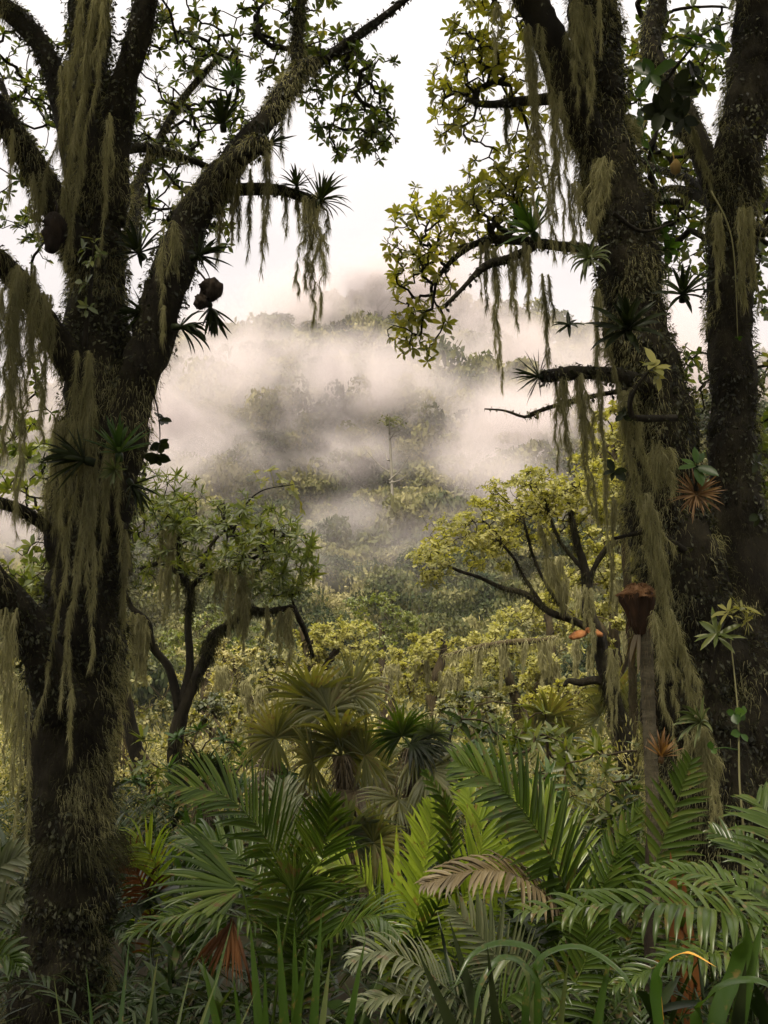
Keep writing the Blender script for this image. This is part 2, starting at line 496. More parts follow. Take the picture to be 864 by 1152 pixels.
def rosettes(mb, T, A, size, nl=(6, 9), tilt=(45, 100), wid=.42, droop=.35, prof='obov', nseg=3):
    """whorls of leaves at twig tips T looking along A"""
    T = np.asarray(T, float); A = nrm(A); k = len(T)
    size = np.broadcast_to(np.asarray(size, float), (k,))
    cnt = rng.integers(nl[0], nl[1] + 1, k)
    idx = np.repeat(np.arange(k), cnt); n = len(idx)
    first = np.concatenate([[0], np.cumsum(cnt)[:-1]])
    j = np.arange(n) - first[idx]
    phi = j * 2.39996 + rng.uniform(0, .5, n) + rng.uniform(0, 6.28, k)[idx]
    th = np.radians(rng.uniform(tilt[0], tilt[1], n))
    N, B = ortho(A)
    R = N[idx] * np.cos(phi)[:, None] + B[idx] * np.sin(phi)[:, None]
    D = A[idx] * np.cos(th)[:, None] + R * np.sin(th)[:, None]
    L = size[idx] * rng.uniform(.7, 1.15, n)
    O = T[idx] - A[idx] * (rng.uniform(0, .35, n) * size[idx])[:, None]
    blades(mb, O, D, L, L * wid * rng.uniform(.85, 1.15, n), up=A[idx] + .25 * rng.normal(size=(n, 3)), droop=droop * rng.uniform(.3, 1.4, n), nseg=nseg, fold=.12, prof=prof)


def grow(mb, skel, tips, twig=.0035, power=.42, wander=.10, sides=5, sag=0.):
    """twigs that join tips to the nearest wood; returns tip directions"""
    nodes = [np.asarray(p, float) for p in skel]
    NP = np.zeros((len(nodes) + len(tips) * 6, 3)); NP[:len(nodes)] = nodes
    nn = len(nodes)
    parent = [-1] * nn; load = [0] * nn
    d0 = np.array([np.min(np.sum((NP[:nn] - t) ** 2, 1)) for t in tips])
    order = np.argsort(d0)
    paths = []; outdir = np.zeros((len(tips), 3))
    for ti in order:
        t = np.asarray(tips[ti], float)
        i0 = int(np.argmin(np.sum((NP[:nn] - t) ** 2, 1)))
        a = NP[i0]; ln = np.linalg.norm(t - a)
        m = 5 if ln > .25 else 3
        f = np.linspace(0, 1, m + 1)[1:, None]
        off = rng.normal(size=3) * wander * ln
        off2 = rng.normal(size=3) * wander * .5 * ln
        pth = a + (t - a) * f + off * np.sin(np.pi * f) + off2 * np.sin(2 * np.pi * f) + np.array([0, 0, -sag]) * ln * np.sin(np.pi * f)
        ids = [i0]
        for q in pth:
            NP[nn] = q; parent.append(ids[-1]); load.append(0); ids.append(nn); nn += 1
        paths.append(ids)
        outdir[ti] = nrm(pth[-1] - pth[-2])
        k = ids[-1]
        while k >= 0:
            load[k] += 1; k = parent[k]
    load = np.array(load, float)
    for ids in paths:
        r = twig * np.maximum(load[ids], 1) ** power
        r[0] = min(r[0], r[1] * 1.25)
        if len(ids) > 2:
            tube(mb, NP[ids], r, sides, cap=False)
    return outdir


def ell_tips(cx, cy, rx, ry, d, dd, n, hollow=.0):
    """n points in an ellipsoid given by its place in the photo"""
    q = randdir(n) * (rng.uniform(hollow ** 3, 1, n) ** (1 / 3))[:, None]
    c = W(cx, cy, d)
    return c + q * np.array([PX(rx, d), dd, PX(ry, d)])


class Limbs:
    """wood of one tree: remembers paths and surface for twigs, moss"""
    def __init__(s): s.skel, s.sv, s.sn, s.sr = [], [], [], []

    def limb(s, mb, pts, sides=14, lump=.10, seed=0, d=None, skel=True, ls=7.):
        pts = np.array([(p[0], p[1], p[3] if len(p) > 3 else d, p[2]) for p in pts], float)
        K = np.array([[*W(p[0], p[1], p[2]), PX(p[3], p[2])] for p in pts])
        ln = np.sum(np.linalg.norm(np.diff(K[:, :3], axis=0), axis=1))
        n = int(np.clip(ln / .045, 10, 220))
        S = smooth_path(K, n); P, R = S[:, :3], np.maximum(S[:, 3], .003)
        P = P + np.stack([fbm(P, 2.3, seed + 1), fbm(P, 2.1, seed + 2), 0 * P[:, 0]], -1) * R[:, None] * .22
        v, nn = tube(mb, P, R, sides, lump, ls, seed=seed)
        s.sv.append(v); s.sn.append(nn); s.sr.append(np.repeat(R, sides))
        if skel:
            s.skel.extend(P[::3])
        return P, R

    def fuzz(s, mb, n, ln, wd, mask=None, down=.9, out=.6, seed=0, thr=-.1, droop=.5, maxz=None):
        V, Nn, R = np.concatenate(s.sv), np.concatenate(s.sn), np.concatenate(s.sr)
        w = R.copy()
        w = w * (fbm(V, 1.9, seed) + .4 * fbm(V, 7, seed + 3) > thr)
        if mask is not None:
            w = w * mask(V, Nn)
        if maxz is not None:
            w = w * (V[:, 2] < maxz)
        i = rng.choice(len(V), n, p=w / w.sum())
        N = Nn[i]
        O = V[i] + randdir(n) * (R[i] * .22)[:, None] + N * 0
        D = N * out + np.array([0, 0, -down]) + .45 * rng.normal(size=(n, 3))
        hairs(mb, O, D, ln * rng.uniform(.4, 1.4, n), wd, droop)
        return O


def mats(G, mb, n, ln, wd, thr=-.2, seed=0, mask=None):
    """small leaves of mosses and filmy ferns that clothe the bark"""
    V, Nn, R = np.concatenate(G.sv), np.concatenate(G.sn), np.concatenate(G.sr)
    w = R * (fbm(V, 2.6, seed) + .5 * fbm(V, 9, seed + 3) > thr)
    if mask is not None:
        w = w * mask(V, Nn)
    i = rng.choice(len(V), n, p=w / w.sum())
    O = V[i] + randdir(n) * np.minimum(R[i] * .25, .03)[:, None]
    D = Nn[i] * .5 + np.array([0, 0, -.5]) + .7 * rng.normal(size=(n, 3))
    s_ = rng.uniform(.5, 1.6, n)
    blades(mb, O, D, ln * s_, wd * s_, up=Nn[i] + .4 * rng.normal(size=(n, 3)), droop=.9, nseg=2, fold=.15, prof='oval')


def beard(px, py, d, L, w, n=None, sway=.06, hair=1., lean=0., name="hanging_moss", label="", mat=None, group=None, dens=1., curve=None):
    """a hanging tuft of moss: strands with fine drooping side hairs. L, w in photo pixels"""
    mb = MB(); Lm, wm = PX(L, d), PX(w, d)
    top = W(px, py, d)
    n = (n or max(1, int(w / 9))); n = n + (n + 1) // 2
    for k in range(n):
        f = rng.uniform(.3, .95) ** .8 if k else 1.
        o = top + np.array([rng.uniform(-.5, .5) * wm * (.8 if n > 2 else .2), rng.uniform(-.5, .5) * wm * .6, rng.uniform(-.02, .03)])
        m = max(10, int(Lm * f / .03))
        t = np.linspace(0, 1, m)
        ph = rng.uniform(0, 6.28, 5)
        wob = np.sin(9 * t + ph[1]) * .5 + np.sin(23 * t + ph[2]) * .3 + .2 * np.sin(41 * t + ph[3])
        x = o[0] + (lean + rng.normal() * .025) * Lm * t + sway * wm * (np.sin(3.1 * t + ph[0]) - math.sin(ph[0])) + .17 * wm * wob * np.clip(t * 4, 0, 1)
        if curve is not None:
            x = x + np.interp(t, curve[0], np.array(curve[1]) * PX(1, d))
        P = np.stack([x, o[1] + sway * wm * .6 * np.sin(2.5 * t + ph[1]) + .05 * wm * np.sin(17 * t + ph[4]), o[2] - Lm * f * t], -1)
        tube(mb, P, np.clip(PX(2.2, d) * (1 - t) ** .7, .0015, None) * .6, 4, cap=False)
        env = (wm / max(1., n ** .45)) * .74 * np.clip(.5 + 1.6 * t, 0, 1) * np.clip(1.02 - t, 0.03, 1) ** rng.uniform(.7, 1.5)
        env = env * (1 + .4 * np.sin(t * Lm * f * 9 + ph[2]) * np.sin(t * Lm * f * 23 + ph[3]))
        nh = int(max(300, 1300 * Lm * f * (.6 + 11 * wm / max(1, n ** .5))) * dens)
        ti = rng.uniform(0, .985, nh)
        gap = np.sin(ti * Lm * f * 14 + ph[0]) + np.sin(ti * Lm * f * 31 + ph[4]) + rng.normal(size=nh) * .9
        ti = ti[gap > -1.1]; nh = len(ti)
        ii = np.clip((ti * (m - 1)).astype(int), 0, m - 2); fr = (ti * (m - 1) - ii)[:, None]
        O = P[ii] * (1 - fr) + P[ii + 1] * fr
        e = np.interp(ti, t, env)
        R = randdir(nh); R[:, 2] *= .35
        O2 = O + R * (e * rng.uniform(0, .6, nh))[:, None]
        vert = rng.uniform(size=nh) < .5
        D = np.where(vert[:, None], R * .28 + np.array([0, 0, -1.0]), R * .9 + np.array([0, 0, -.55]))
        Lh = np.where(vert, np.maximum(e * 1.5, .035) * rng.uniform(.6, 2.6, nh), np.maximum(e * hair, .018) * rng.uniform(.5, 1.5, nh))
        hairs(mb, O2, D, Lh, np.where(vert, .0011, .0013) * d / 6 * rng.uniform(.6, 1.4, nh), np.where(vert, .12, .5)[:, None])
    o = mb.build(name, mat, origin=top)
    return tag(o, label, "moss", group)


def fan(mb, hub, D, n, R, nseg=28, spread=250, droop=.5, wd=.085, stalk=None, srad=.008, prof='seg', fold=.3, seg=6):
    """a fan palm leaf: pleated segments round the hub, on a stalk"""
    hub = np.asarray(hub, float); D = nrm(np.asarray(D, float)); n = np.asarray(n, float)
    n = nrm(n - D * np.dot(n, D)); Sd = np.cross(n, D)
    a = np.radians(np.linspace(-spread / 2, spread / 2, nseg)) + rng.normal(size=nseg) * .03
    dirs = D * np.cos(a)[:, None] + Sd * np.sin(a)[:, None] + n * (.16 + .10 * rng.normal(size=(nseg, 1)))
    L = R * (.72 + .28 * np.cos(a * .55)) * rng.uniform(.86, 1.08, nseg)
    perp = -D * np.sin(a)[:, None] + Sd * np.cos(a)[:, None]
    blades(mb, np.tile(hub, (nseg, 1)), dirs, L, R * wd * rng.uniform(.8, 1.15, nseg), droop=droop * rng.uniform(.5, 1.5, nseg), nseg=seg, fold=fold, prof=prof, S=perp)
    if stalk is not None:
        s0 = np.asarray(stalk, float)
        P = smooth_path(np.array([s0, (s0 + hub) / 2 + np.array([0, 0, .12 * np.linalg.norm(hub - s0)]), hub, hub + D * R * .12]), 12)
        tube(mb, P, np.linspace(srad, srad * .5, 12), 6)


def frond(mb, pts, nl, Lm, wl, up=(0, -.6, 1), ang=55, droop=.5, t0=.16, fold=.25, rr=.007, lift=.15, tipf=.25, basef=.55, nseg=5, sidew=(1, 1), prof='lance', px=True):
    """a feather palm leaf: midrib through pts, nl pairs of leaflets"""
    K = np.array([W(*p) for p in pts]) if px else np.asarray(pts, float)
    P = smooth_path(K, 60); T = tangents(P)
    tube(mb, P, np.linspace(rr, rr * .3, 60), 6)
    up = np.asarray(up, float)
    t = np.linspace(t0, .995, nl)
    for sgn, sw in ((1, sidew[0]), (-1, sidew[1])):
        if sw <= 0:
            continue
        tt = np.clip(t + rng.normal(size=nl) * .25 / nl, 0, .999)
        i = (tt * 59).astype(int)
        N = nrm(up - T[i] * np.sum(up * T[i], 1, keepdims=True)); S = np.cross(T[i], N) * sgn
        s = (tt - t0) / (1 - t0)
        prof_l = np.interp(s, [0, .22, .5, .8, 1], [basef, .95, 1, .72, tipf])
        a = np.radians(ang * np.interp(s, [0, 1], [1.15, .55])) + rng.normal(size=nl) * .05
        D = T[i] * np.cos(a)[:, None] + S * np.sin(a)[:, None] + N * (lift + .06 * rng.normal(size=(nl, 1)))
        L = Lm * sw * prof_l * rng.uniform(.84, 1.08, nl)
        torn = np.sin(s * rng.uniform(14, 30) + rng.uniform(0, 6)) > .965; L_t = np.where(torn, .55, 1.)
        keep = rng.uniform(size=nl) > .04
        blades(mb, P[i][keep], D[keep], (L * L_t)[keep], wl * (.6 + .4 * prof_l[keep]), up=N[keep], droop=droop * rng.uniform(.4, 1.9, keep.sum()), nseg=nseg, fold=fold, prof=prof)
    return P


def bromeliad(px, py, d, R, axis, label, mat, n=26, tilt=(15, 95), wd=.06, droop=.5, name="bromeliad", cat="bromeliad", prof='strap', group=None, mat2=None, nseg=6, off=0.):
    mb = MB(); c = W(px, py, d); Rm = PX(R, d)
    A = nrm(np.array([axis], float)); N, B = ortho(A)
    phi = np.arange(n) * 2.39996 + rng.uniform(-.2, .2, n); th = np.radians(np.linspace(tilt[0], tilt[1], n))
    D = A * np.cos(th)[:, None] + (N * np.cos(phi)[:, None] + B * np.sin(phi)[:, None]) * np.sin(th)[:, None]
    L = Rm * rng.uniform(.75, 1.1, n)
    O = c + D * Rm * .03
    blades(mb, O, D, L, Rm * wd * rng.uniform(.8, 1.2, n) * 2, up=np.tile(A, (n, 1)), droop=droop * rng.uniform(.3, 1.5, n), nseg=nseg, fold=.3, prof=prof)
    # short base that clasps the bark
    tube(mb, np.array([c - A[0] * Rm * .22, c - A[0] * Rm * .05, c + A[0] * Rm * .1]), [Rm * .10, Rm * .11, Rm * .03], 7)
    o = mb.build(name, mat, origin=c)
    return tag(o, label, cat, group)


# leaf and wood colours
M_BARK = bark_mat("dark wet bark", [(.003, .0027, .002), (.008, .0065, .004), (.019, .016, .009), (.045, .042, .022)], 13., 1.)
M_BARK2 = bark_mat("brown mossy bark", [(.012, .009, .006), (.036, .027, .014), (.075, .062, .028)], 9., .9)
M_MOSS = leaf_mat("pale beard moss", [(.110, .104, .046), (.215, .205, .102), (.325, .308, .180)], .45, .95, 5., (1.3, 1.25, .75), spec=.1)
M_MOSSD = leaf_mat("dark bark moss", [(.007, .007, .003), (.025, .025, .011), (.088, .085, .040)], .3, .95, 5., (1.3, 1.25, .6), spec=.1)
M_LEAFD = leaf_mat("dark crown leaf", [(.020, .032, .008), (.036, .055, .012), (.065, .078, .018), (.11, .095, .026)], .5, .38, 3., (2.0, 2.0, .5))
M_LEAFB = leaf_mat("broad green leaf", [(.014, .03, .006), (.028, .058, .010), (.050, .090, .016)], .42, .35, 3., (1.8, 2.0, .4), spec=0.18)
M_LEAFY = leaf_mat("yellow green crown leaf", [(.075, .085, .012), (.145, .152, .024), (.215, .21, .044), (.25, .22, .058)], .5, .45, 2.5, (1.6, 1.55, .45))
M_LEAFU = leaf_mat("sunlit canopy leaf", [(.115, .12, .028), (.225, .215, .058), (.34, .31, .105)], .45, .5, 1.2, (1.35, 1.35, .55), spec=0.25)
M_LEAFM = leaf_mat("olive tree leaf", [(.045, .064, .012), (.09, .112, .022), (.16, .165, .043)], .42, .36, 2., (1.5, 1.5, .45), spec=0.35)
M_UNDER = leaf_mat("olive undergrowth leaf", [(.028, .036, .011), (.075, .082, .026), (.165, .158, .055), (.29, .26, .10), (.38, .34, .155)], .38, .6, .8, (1.4, 1.35, .5), kn=2.0, ki=.4)
M_PALM = leaf_mat("dark feather palm leaf", [(.011, .022, .003), (.030, .050, .007), (.075, .100, .017)], .3, .3, 2., (1.8, 1.95, .4), dead=(.075, .05, .02), spec=0.25)
M_PALMB = leaf_mat("bright feather palm leaf", [(.075, .115, .012), (.145, .19, .022), (.22, .26, .042)], .45, .32, 2., (1.6, 1.65, .35), dead=(.13, .09, .025), spec=0.35)
M_PALMG = leaf_mat("grey green palm leaf", [(.034, .044, .020), (.070, .080, .038), (.135, .140, .078)], .25, .38, 2., (1.3, 1.4, .6), dead=(.10, .075, .04), spec=0.3)
M_PALMT = leaf_mat("fern green leaf", [(.019, .035, .006), (.039, .062, .011), (.074, .095, .021)], .35, .34, 2., (1.6, 1.75, .4), dead=(.09, .065, .022), spec=0.25)
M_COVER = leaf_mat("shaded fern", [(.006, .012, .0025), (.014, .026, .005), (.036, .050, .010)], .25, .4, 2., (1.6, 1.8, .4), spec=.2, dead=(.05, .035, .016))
M_FAN = leaf_mat("fan palm leaf", [(.045, .052, .012), (.10, .105, .026), (.19, .175, .055)], .35, .36, 2., (1.5, 1.45, .45), dead=(.13, .085, .035), spec=0.35)
M_DRY = leaf_mat("dry brown frond", [(.034, .024, .009), (.075, .054, .021), (.135, .102, .046)], .25, .6, 2., (1.4, 1.2, .7))
M_RUST = leaf_mat("rust orange dead leaf", [(.030, .013, .005), (.075, .030, .009), (.135, .060, .018)], .3, .6, 2., (1.5, 1.1, .5), spec=.1)
M_STRAP = leaf_mat("strap leaf", [(.010, .022, .004), (.024, .048, .008), (.047, .074, .015)], .35, .28, 2., (1.7, 1.85, .35), dead=(.10, .075, .025), spec=0.3)
M_STRAPP = leaf_mat("pale strap leaf", [(.034, .047, .016), (.072, .090, .033), (.125, .142, .063)], .3, .36, 2., (1.3, 1.4, .5), dead=(.12, .085, .035), spec=0.25)
M_BROM = leaf_mat("dark bromeliad leaf", [(.006, .009, .003), (.012, .017, .006), (.024, .031, .010)], .2, .4, 2., (1.6, 1.8, .5), spec=0.1)
M_BROMG = leaf_mat("green bromeliad leaf", [(.016, .036, .009), (.034, .066, .015), (.062, .098, .027)], .3, .36, 2., (1.5, 1.7, .45), spec=0.25)


def clumps(cx, cy, rx, ry, d, dd, nc, per, r, hollow=.0):
    """twig tips gathered in nc small leafy clumps of about r photo pixels"""
    c = ell_tips(cx, cy, rx, ry, d, dd, nc, hollow)
    return np.concatenate([q + randdir(per) * (rng.uniform(.2, 1, per) ** .5 * PX(r, d) * rng.uniform(.6, 1.4))[:, None] * [1, 1, .7] for q in c])
# ---------------------------------------------------------------- the two great moss-hung trees that frame the view
def up_dirs(dirs, k=.7):
    return nrm(dirs + np.array([0, 0, k]))


def shade_tips(x0, x1, n, y1=7.6):
    """unseen crown tips added above the view to shade the foreground"""
    y = rng.uniform(2.9, y1, n)
    return np.stack([rng.uniform(x0, x1, n), y, np.maximum(5.4, 2.75 + .72 * y) + rng.uniform(0, 1.7, n)], -1)


M_MAT = leaf_mat("filmy bark fern", [(.005, .0065, .0025), (.012, .0135, .006), (.036, .038, .017), (.11, .112, .060)], .3, .6, 4., (1.5, 1.5, .5), spec=.3, kn=1.4)
# left tree
DL = 5.8
lt = empty("mossy_tree", W(70, 1160, DL) * [1, 1, 0], "massive dark moss-covered tree with a limb arching towards the mountain, beside the orange dry frond", "tree")
lt.location.z = float(ground_z(lt.location.x, lt.location.y)) - .1
LT = Limbs()
mb = MB()
LT.limb(mb, [(60, 1260, 64), (64, 1180, 52), (70, 1040, 43), (78, 900, 42), (90, 760, 43), (102, 640, 43), (110, 520, 39), (112, 400, 35), (106, 270, 28), (104, 130, 25), (100, 0, 22), (95, -150, 18), (80, -420, 10)], 44, .17, 1, DL)
mb.build("trunk", M_BARK, lt)
LIMBS = [
    [(112, 590, 40, DL), (140, 480, 34, DL - .05), (166, 390, 29, DL - .1), (188, 318, 27, DL - .1), (213, 258, 25, DL), (250, 200, 20, DL), (288, 150, 16, DL + .1), (318, 108, 14, DL + .15), (336, 82, 12, DL + .2), (372, 62, 8, DL + .3), (412, 34, 6, DL + .4), (460, -4, 5, DL + .5), (520, -60, 4, DL + .6)],
    [(334, 86, 9, DL + .2), (334, 40, 8, DL + .3), (338, 0, 7, DL + .3), (350, -90, 5, DL + .2)],
    [(116, 250, 26, DL), (135, 120, 20, DL - .1), (158, 25, 16, DL - .2), (185, -80, 13, DL - .3), (230, -260, 8, DL - .5)],
    [(100, 262, 22, DL), (70, 120, 17, DL + .1), (42, 45, 14, DL + .1), (5, 8, 12, DL + .1), (-60, -40, 9, DL)],
    [(92, 292, 23, DL - .1), (50, 208, 20, DL - .2), (0, 128, 18, DL - .4), (-70, 40, 13, DL - .7)],
    [(84, 420, 22, DL - .1), (50, 355, 17, DL - .3), (5, 298, 15, DL - .5), (-70, 255, 11, DL - .9)],
    [(76, 800, 30, DL - .2), (42, 725, 26, DL - .4), (0, 665, 23, DL - .6), (-80, 590, 18, DL - 1.)],
    [(198, 250, 12, DL), (225, 226, 11, DL + .15), (262, 214, 9, DL + .25), (310, 213, 8, DL + .3), (352, 226, 8, DL + .3)],
    [(250, 202, 14, DL), (262, 182, 14, DL - .2), (288, 165, 13, DL - .3), (297, 158, 9, DL - .3)],
    [(120, 172, 8, DL), (165, 166, 6, DL + .3), (210, 178, 5, DL + .6), (240, 190, 3, DL + .8)],
    [(128, 300, 8, DL + .1), (150, 250, 7, DL + .6), (160, 200, 6, DL + 1.), (200, 120, 5, DL + 1.4), (250, 60, 4, DL + 1.6)],
    [(60, 600, 9, DL), (25, 575, 8, DL - .3), (-20, 560, 7, DL - .5)],
    [(95, 330, 7, DL + .2), (60, 250, 6, DL + .9), (30, 170, 5, DL + 1.3), (0, 90, 4, DL + 1.6)],
]
for i, L_ in enumerate(LIMBS):
    m_ = MB(); LT.limb(m_, [(p[0], p[1], p[2] * .86, *p[3:]) for p in L_], 22, .16, 20 + i); m_.build("branch", M_BARK, lt)
m_ = MB()
LT.fuzz(m_, 44000, .046, .0015, seed=1, thr=.0, mask=lambda V, N: (.25 + .75 * (N[:, 1] < .3)))
m_.build("moss", M_MOSS, lt, smooth=False)
m_ = MB()
LT.fuzz(m_, 70000, .032, .0016, seed=4, thr=-.5, out=1., down=.4)
m_.build("moss", M_MOSSD, lt, smooth=False)
m_ = MB()
# a little ruff of shaggy moss part way up the bole
c = W(78, 955, DL)
a = rng.uniform(0, 6.28, 1500)
hairs(m_, c + np.stack([np.cos(a) * .25, np.sin(a) * .25, rng.uniform(-.06, .08, 1500)], -1), np.stack([np.cos(a), np.sin(a), rng.uniform(-1.2, .2, 1500)], -1), rng.uniform(.04, .13, 1500), .0016, .4)
m_.build("moss", M_MOSSD, lt, smooth=False)
m_ = MB(); mats(LT, m_, 34000, .024, .012, -.15, 31); m_.build("bark_leaves", M_MAT, lt)
tips = np.concatenate([
    ell_tips(215, 95, 80, 95, DL + 1.6, .8, 120), ell_tips(170, 200, 70, 60, DL + 1.5, .6, 80), ell_tips(40, 90, 70, 80, DL + 1.5, .6, 80), ell_tips(30, 235, 50, 60, DL + 1.5, .5, 36),
    ell_tips(215, 250, 55, 40, DL + 1.3, .4, 26), ell_tips(395, 105, 64, 62, DL + .7, .7, 100), ell_tips(330, 50, 76, 64, DL + .6, .6, 90), ell_tips(425, 150, 25, 36, DL + .7, .2, 16), ell_tips(230, 20, 90, 40, DL + .9, .6, 70),
    ell_tips(20, 450, 40, 70, DL + 1.9, .4, 16),
    shade_tips(-5.0, -1.0, 520), shade_tips(-1.0, 1.2, 130),
    np.stack([rng.uniform(-2.8, 2.0, 180), rng.uniform(-3.8, .4, 180), rng.uniform(5.2, 7.4, 180)], -1),  # unseen tips added over and behind the camera, keep sun off the lowest plants
    np.stack([rng.uniform(-5.5, -2.1, 330), rng.uniform(-3.5, 2.5, 330), rng.uniform(4.8, 7.2, 330)], -1)])  # more unseen tips added on the left to block light
mbt = MB(); dr = grow(mbt, LT.skel, tips, .0034, .40, .12)
mbt.build("twig_sprays", M_BARK, lt)
ml = MB()
n0 = 634
rosettes(ml, tips[:n0], up_dirs(dr[:n0], .5) + .4 * randdir(n0), rng.uniform(.045, .082, n0), (6, 10), (40, 105), .40)
rosettes(ml, tips[n0:], up_dirs(dr[n0:], .8), rng.uniform(.17, .30, len(tips) - n0), (7, 10), (45, 100), .5)  # large leaves of the added, out-of-view shading crown
ml.build("crown", M_LEAFD, lt)

# right tree
DR = 6.5
rt = empty("mossy_tree", W(805, 1100, DR) * [1, 1, 0], "huge twin-stemmed moss-covered tree beside the brown cone-topped palm stem", "tree")
rt.location.z = float(ground_z(rt.location.x, rt.location.y)) - .1
RT = Limbs()
mb = MB()
RT.limb(mb, [(815, 1180, 92), (812, 1060, 80), (806, 960, 72), (797, 850, 62), (780, 720, 52), (757, 580, 42), (736, 450, 36), (712, 320, 34), (690, 210, 33), (674, 110, 28), (668, 0, 28), (655, -150, 23), (635, -400, 12)], 56, .16, 3, DR)
mb.build("trunk", M_BARK, rt)
mb = MB()
RT.limb(mb, [(838, 1060, 48, DR), (842, 900, 48, DR), (840, 740, 40, DR + .05), (832, 580, 29, DR + .1), (825, 430, 25, DR + .1), (823, 320, 25, DR + .1), (830, 200, 27, DR), (843, 100, 28, DR), (862, -10, 27, DR), (885, -160, 25, DR), (910, -420, 12, DR)], 40, .17, 4)
mb.build("trunk", M_BARK, rt)
LIMBS = [
    [(690, 225, 27, DR), (664, 160, 26, DR - .1), (632, 85, 24, DR - .2), (598, 8, 22, DR - .3), (560, -80, 18, DR - .4), (500, -260, 10, DR - .6)],
    [(820, 270, 19, DR), (796, 190, 17, DR + .1), (764, 115, 16, DR + .2), (732, 55, 14, DR + .3), (742, 0, 13, DR + .4), (760, -120, 9, DR + .5)],
    [(712, 300, 11, DR + .1), (668, 282, 8, DR + .4), (620, 276, 7, DR + .6), (575, 270, 6, DR + .7), (540, 272, 5, DR + .8), (512, 290, 4, DR + .9), (488, 318, 3, DR + .9)],
    [(600, 278, 6, DR + .65), (570, 292, 6, DR + .6), (545, 300, 5, DR + .55), (520, 325, 3, DR + .5), (500, 345, 3, DR + .5)],
    [(640, 110, 9, DR - .1), (590, 114, 7, DR + .1), (548, 118, 5, DR + .3), (525, 112, 3, DR + .4)],
    [(748, 440, 12, DR - .1), (700, 424, 11, DR - .35), (655, 419, 10, DR - .5), (612, 424, 8, DR - .6)],
    [(812, 236, 8, DR), (780, 218, 7, DR + .3), (752, 212, 5, DR + .6), (722, 226, 4, DR + .8)],
    [(806, 222, 7, DR), (772, 200, 5, DR + .4), (740, 190, 4, DR + .8), (715, 175, 3, DR + 1.)],
    [(840, 250, 7, DR), (862, 262, 6, DR - .1), (900, 240, 5, DR - .2)],
    [(606, 464, 2.5, DR - .3), (590, 469, 2.2, DR - .3), (568, 462, 1.6, DR - .3), (545, 460, 1, DR - .3)],
    [(770, 620, 5, DR - .5), (735, 598, 4, DR - .6), (712, 601, 3, DR - .6), (690, 606, 2, DR - .6)],
    [(760, 470, 5, DR - .6), (716, 470, 4.5, DR - .75), (709, 458, 4, DR - .8), (712, 438, 3, DR - .8), (728, 420, 2.2, DR - .8)],
    [(596, 466, 2.5, DR - .3), (640, 452, 3, DR - .3), (700, 440, 4, DR - .2), (735, 440, 6, DR - .1)],
]
for i, L_ in enumerate(LIMBS):
    m_ = MB(); RT.limb(m_, [(p[0], p[1], p[2] * .86, *p[3:]) for p in L_], 22, .16, 50 + i); m_.build("branch", M_BARK, rt)
m_ = MB()
RT.fuzz(m_, 60000, .048, .0016, seed=2, thr=.0, mask=lambda V, N: .12 + .88 * ((N[:, 0] < -.25) | (fbm(V, 2.6, 9) > .3)) * (N[:, 1] < .5))
m_.build("moss", M_MOSS, rt, smooth=False)
m_ = MB()
RT.fuzz(m_, 84000, .034, .0017, seed=7, thr=-.5, out=1., down=.4)
m_.build("moss", M_MOSSD, rt, smooth=False)
m_ = MB(); mats(RT, m_, 44000, .025, .013, -.15, 37); m_.build("bark_leaves", M_MAT, rt)
tips = np.concatenate([
    ell_tips(475, 285, 46, 78, DR + .9, .45, 90), ell_tips(535, 235, 62, 52, DR + .8, .5, 92), ell_tips(585, 200, 40, 44, DR + .7, .4, 50), ell_tips(470, 375, 38, 34, DR + .9, .3, 34), ell_tips(575, 215, 35, 60, DR + .9, .3, 36),
    ell_tips(530, 70, 48, 90, DR + .5, .5, 100), ell_tips(560, 20, 55, 50, DR + .4, .5, 60), ell_tips(500, 120, 26, 50, DR + .6, .3, 24), ell_tips(590, 120, 30, 50, DR + .6, .4, 26),
    ell_tips(745, 175, 45, 70, DR + 1.5, .5, 80), ell_tips(765, 265, 50, 60, DR + 1.4, .5, 70), ell_tips(720, 60, 40, 60, DR + 1.4, .5, 60), ell_tips(790, 60, 40, 50, DR + 1.4, .5, 50), ell_tips(860, 260, 18, 110, DR + 1.2, .4, 60),
    ell_tips(850, 470, 20, 100, DR + 1.5, .4, 50), ell_tips(775, 440, 14, 70, DR + 1.6, .3, 24),
    shade_tips(1.0, 6.5, 560), shade_tips(-.4, 1.6, 110),
    np.stack([rng.uniform(.9, 6.5, 340), rng.uniform(-3.5, 2.5, 340), rng.uniform(5.0, 7.6, 340)], -1)])  # unseen tips added above and behind the camera as a sun block
mbt = MB(); dr = grow(mbt, RT.skel, tips, .0032, .40, .14)
mbt.build("twig_sprays", M_BARK, rt)
n1 = 90 + 92 + 50 + 34 + 36 + 100 + 60 + 24 + 26; n2 = n1 + 394
ml = MB()
rosettes(ml, tips[:n1], up_dirs(dr[:n1], .3) + .5 * randdir(n1), rng.uniform(.055, .092, n1), (6, 9), (35, 100), .38)
ml.build("crown", M_LEAFY, rt)
ml = MB()
rosettes(ml, tips[n1:n2], up_dirs(dr[n1:n2], .5) + .4 * randdir(n2 - n1), rng.uniform(.06, .11, n2 - n1), (4, 8), (40, 105), .46)
rosettes(ml, tips[n2:], up_dirs(dr[n2:], .8), rng.uniform(.17, .30, len(tips) - n2), (7, 10), (45, 100), .5)  # large leaves on the added tips out of view, for shade
ml.build("crown", M_LEAFD, rt)
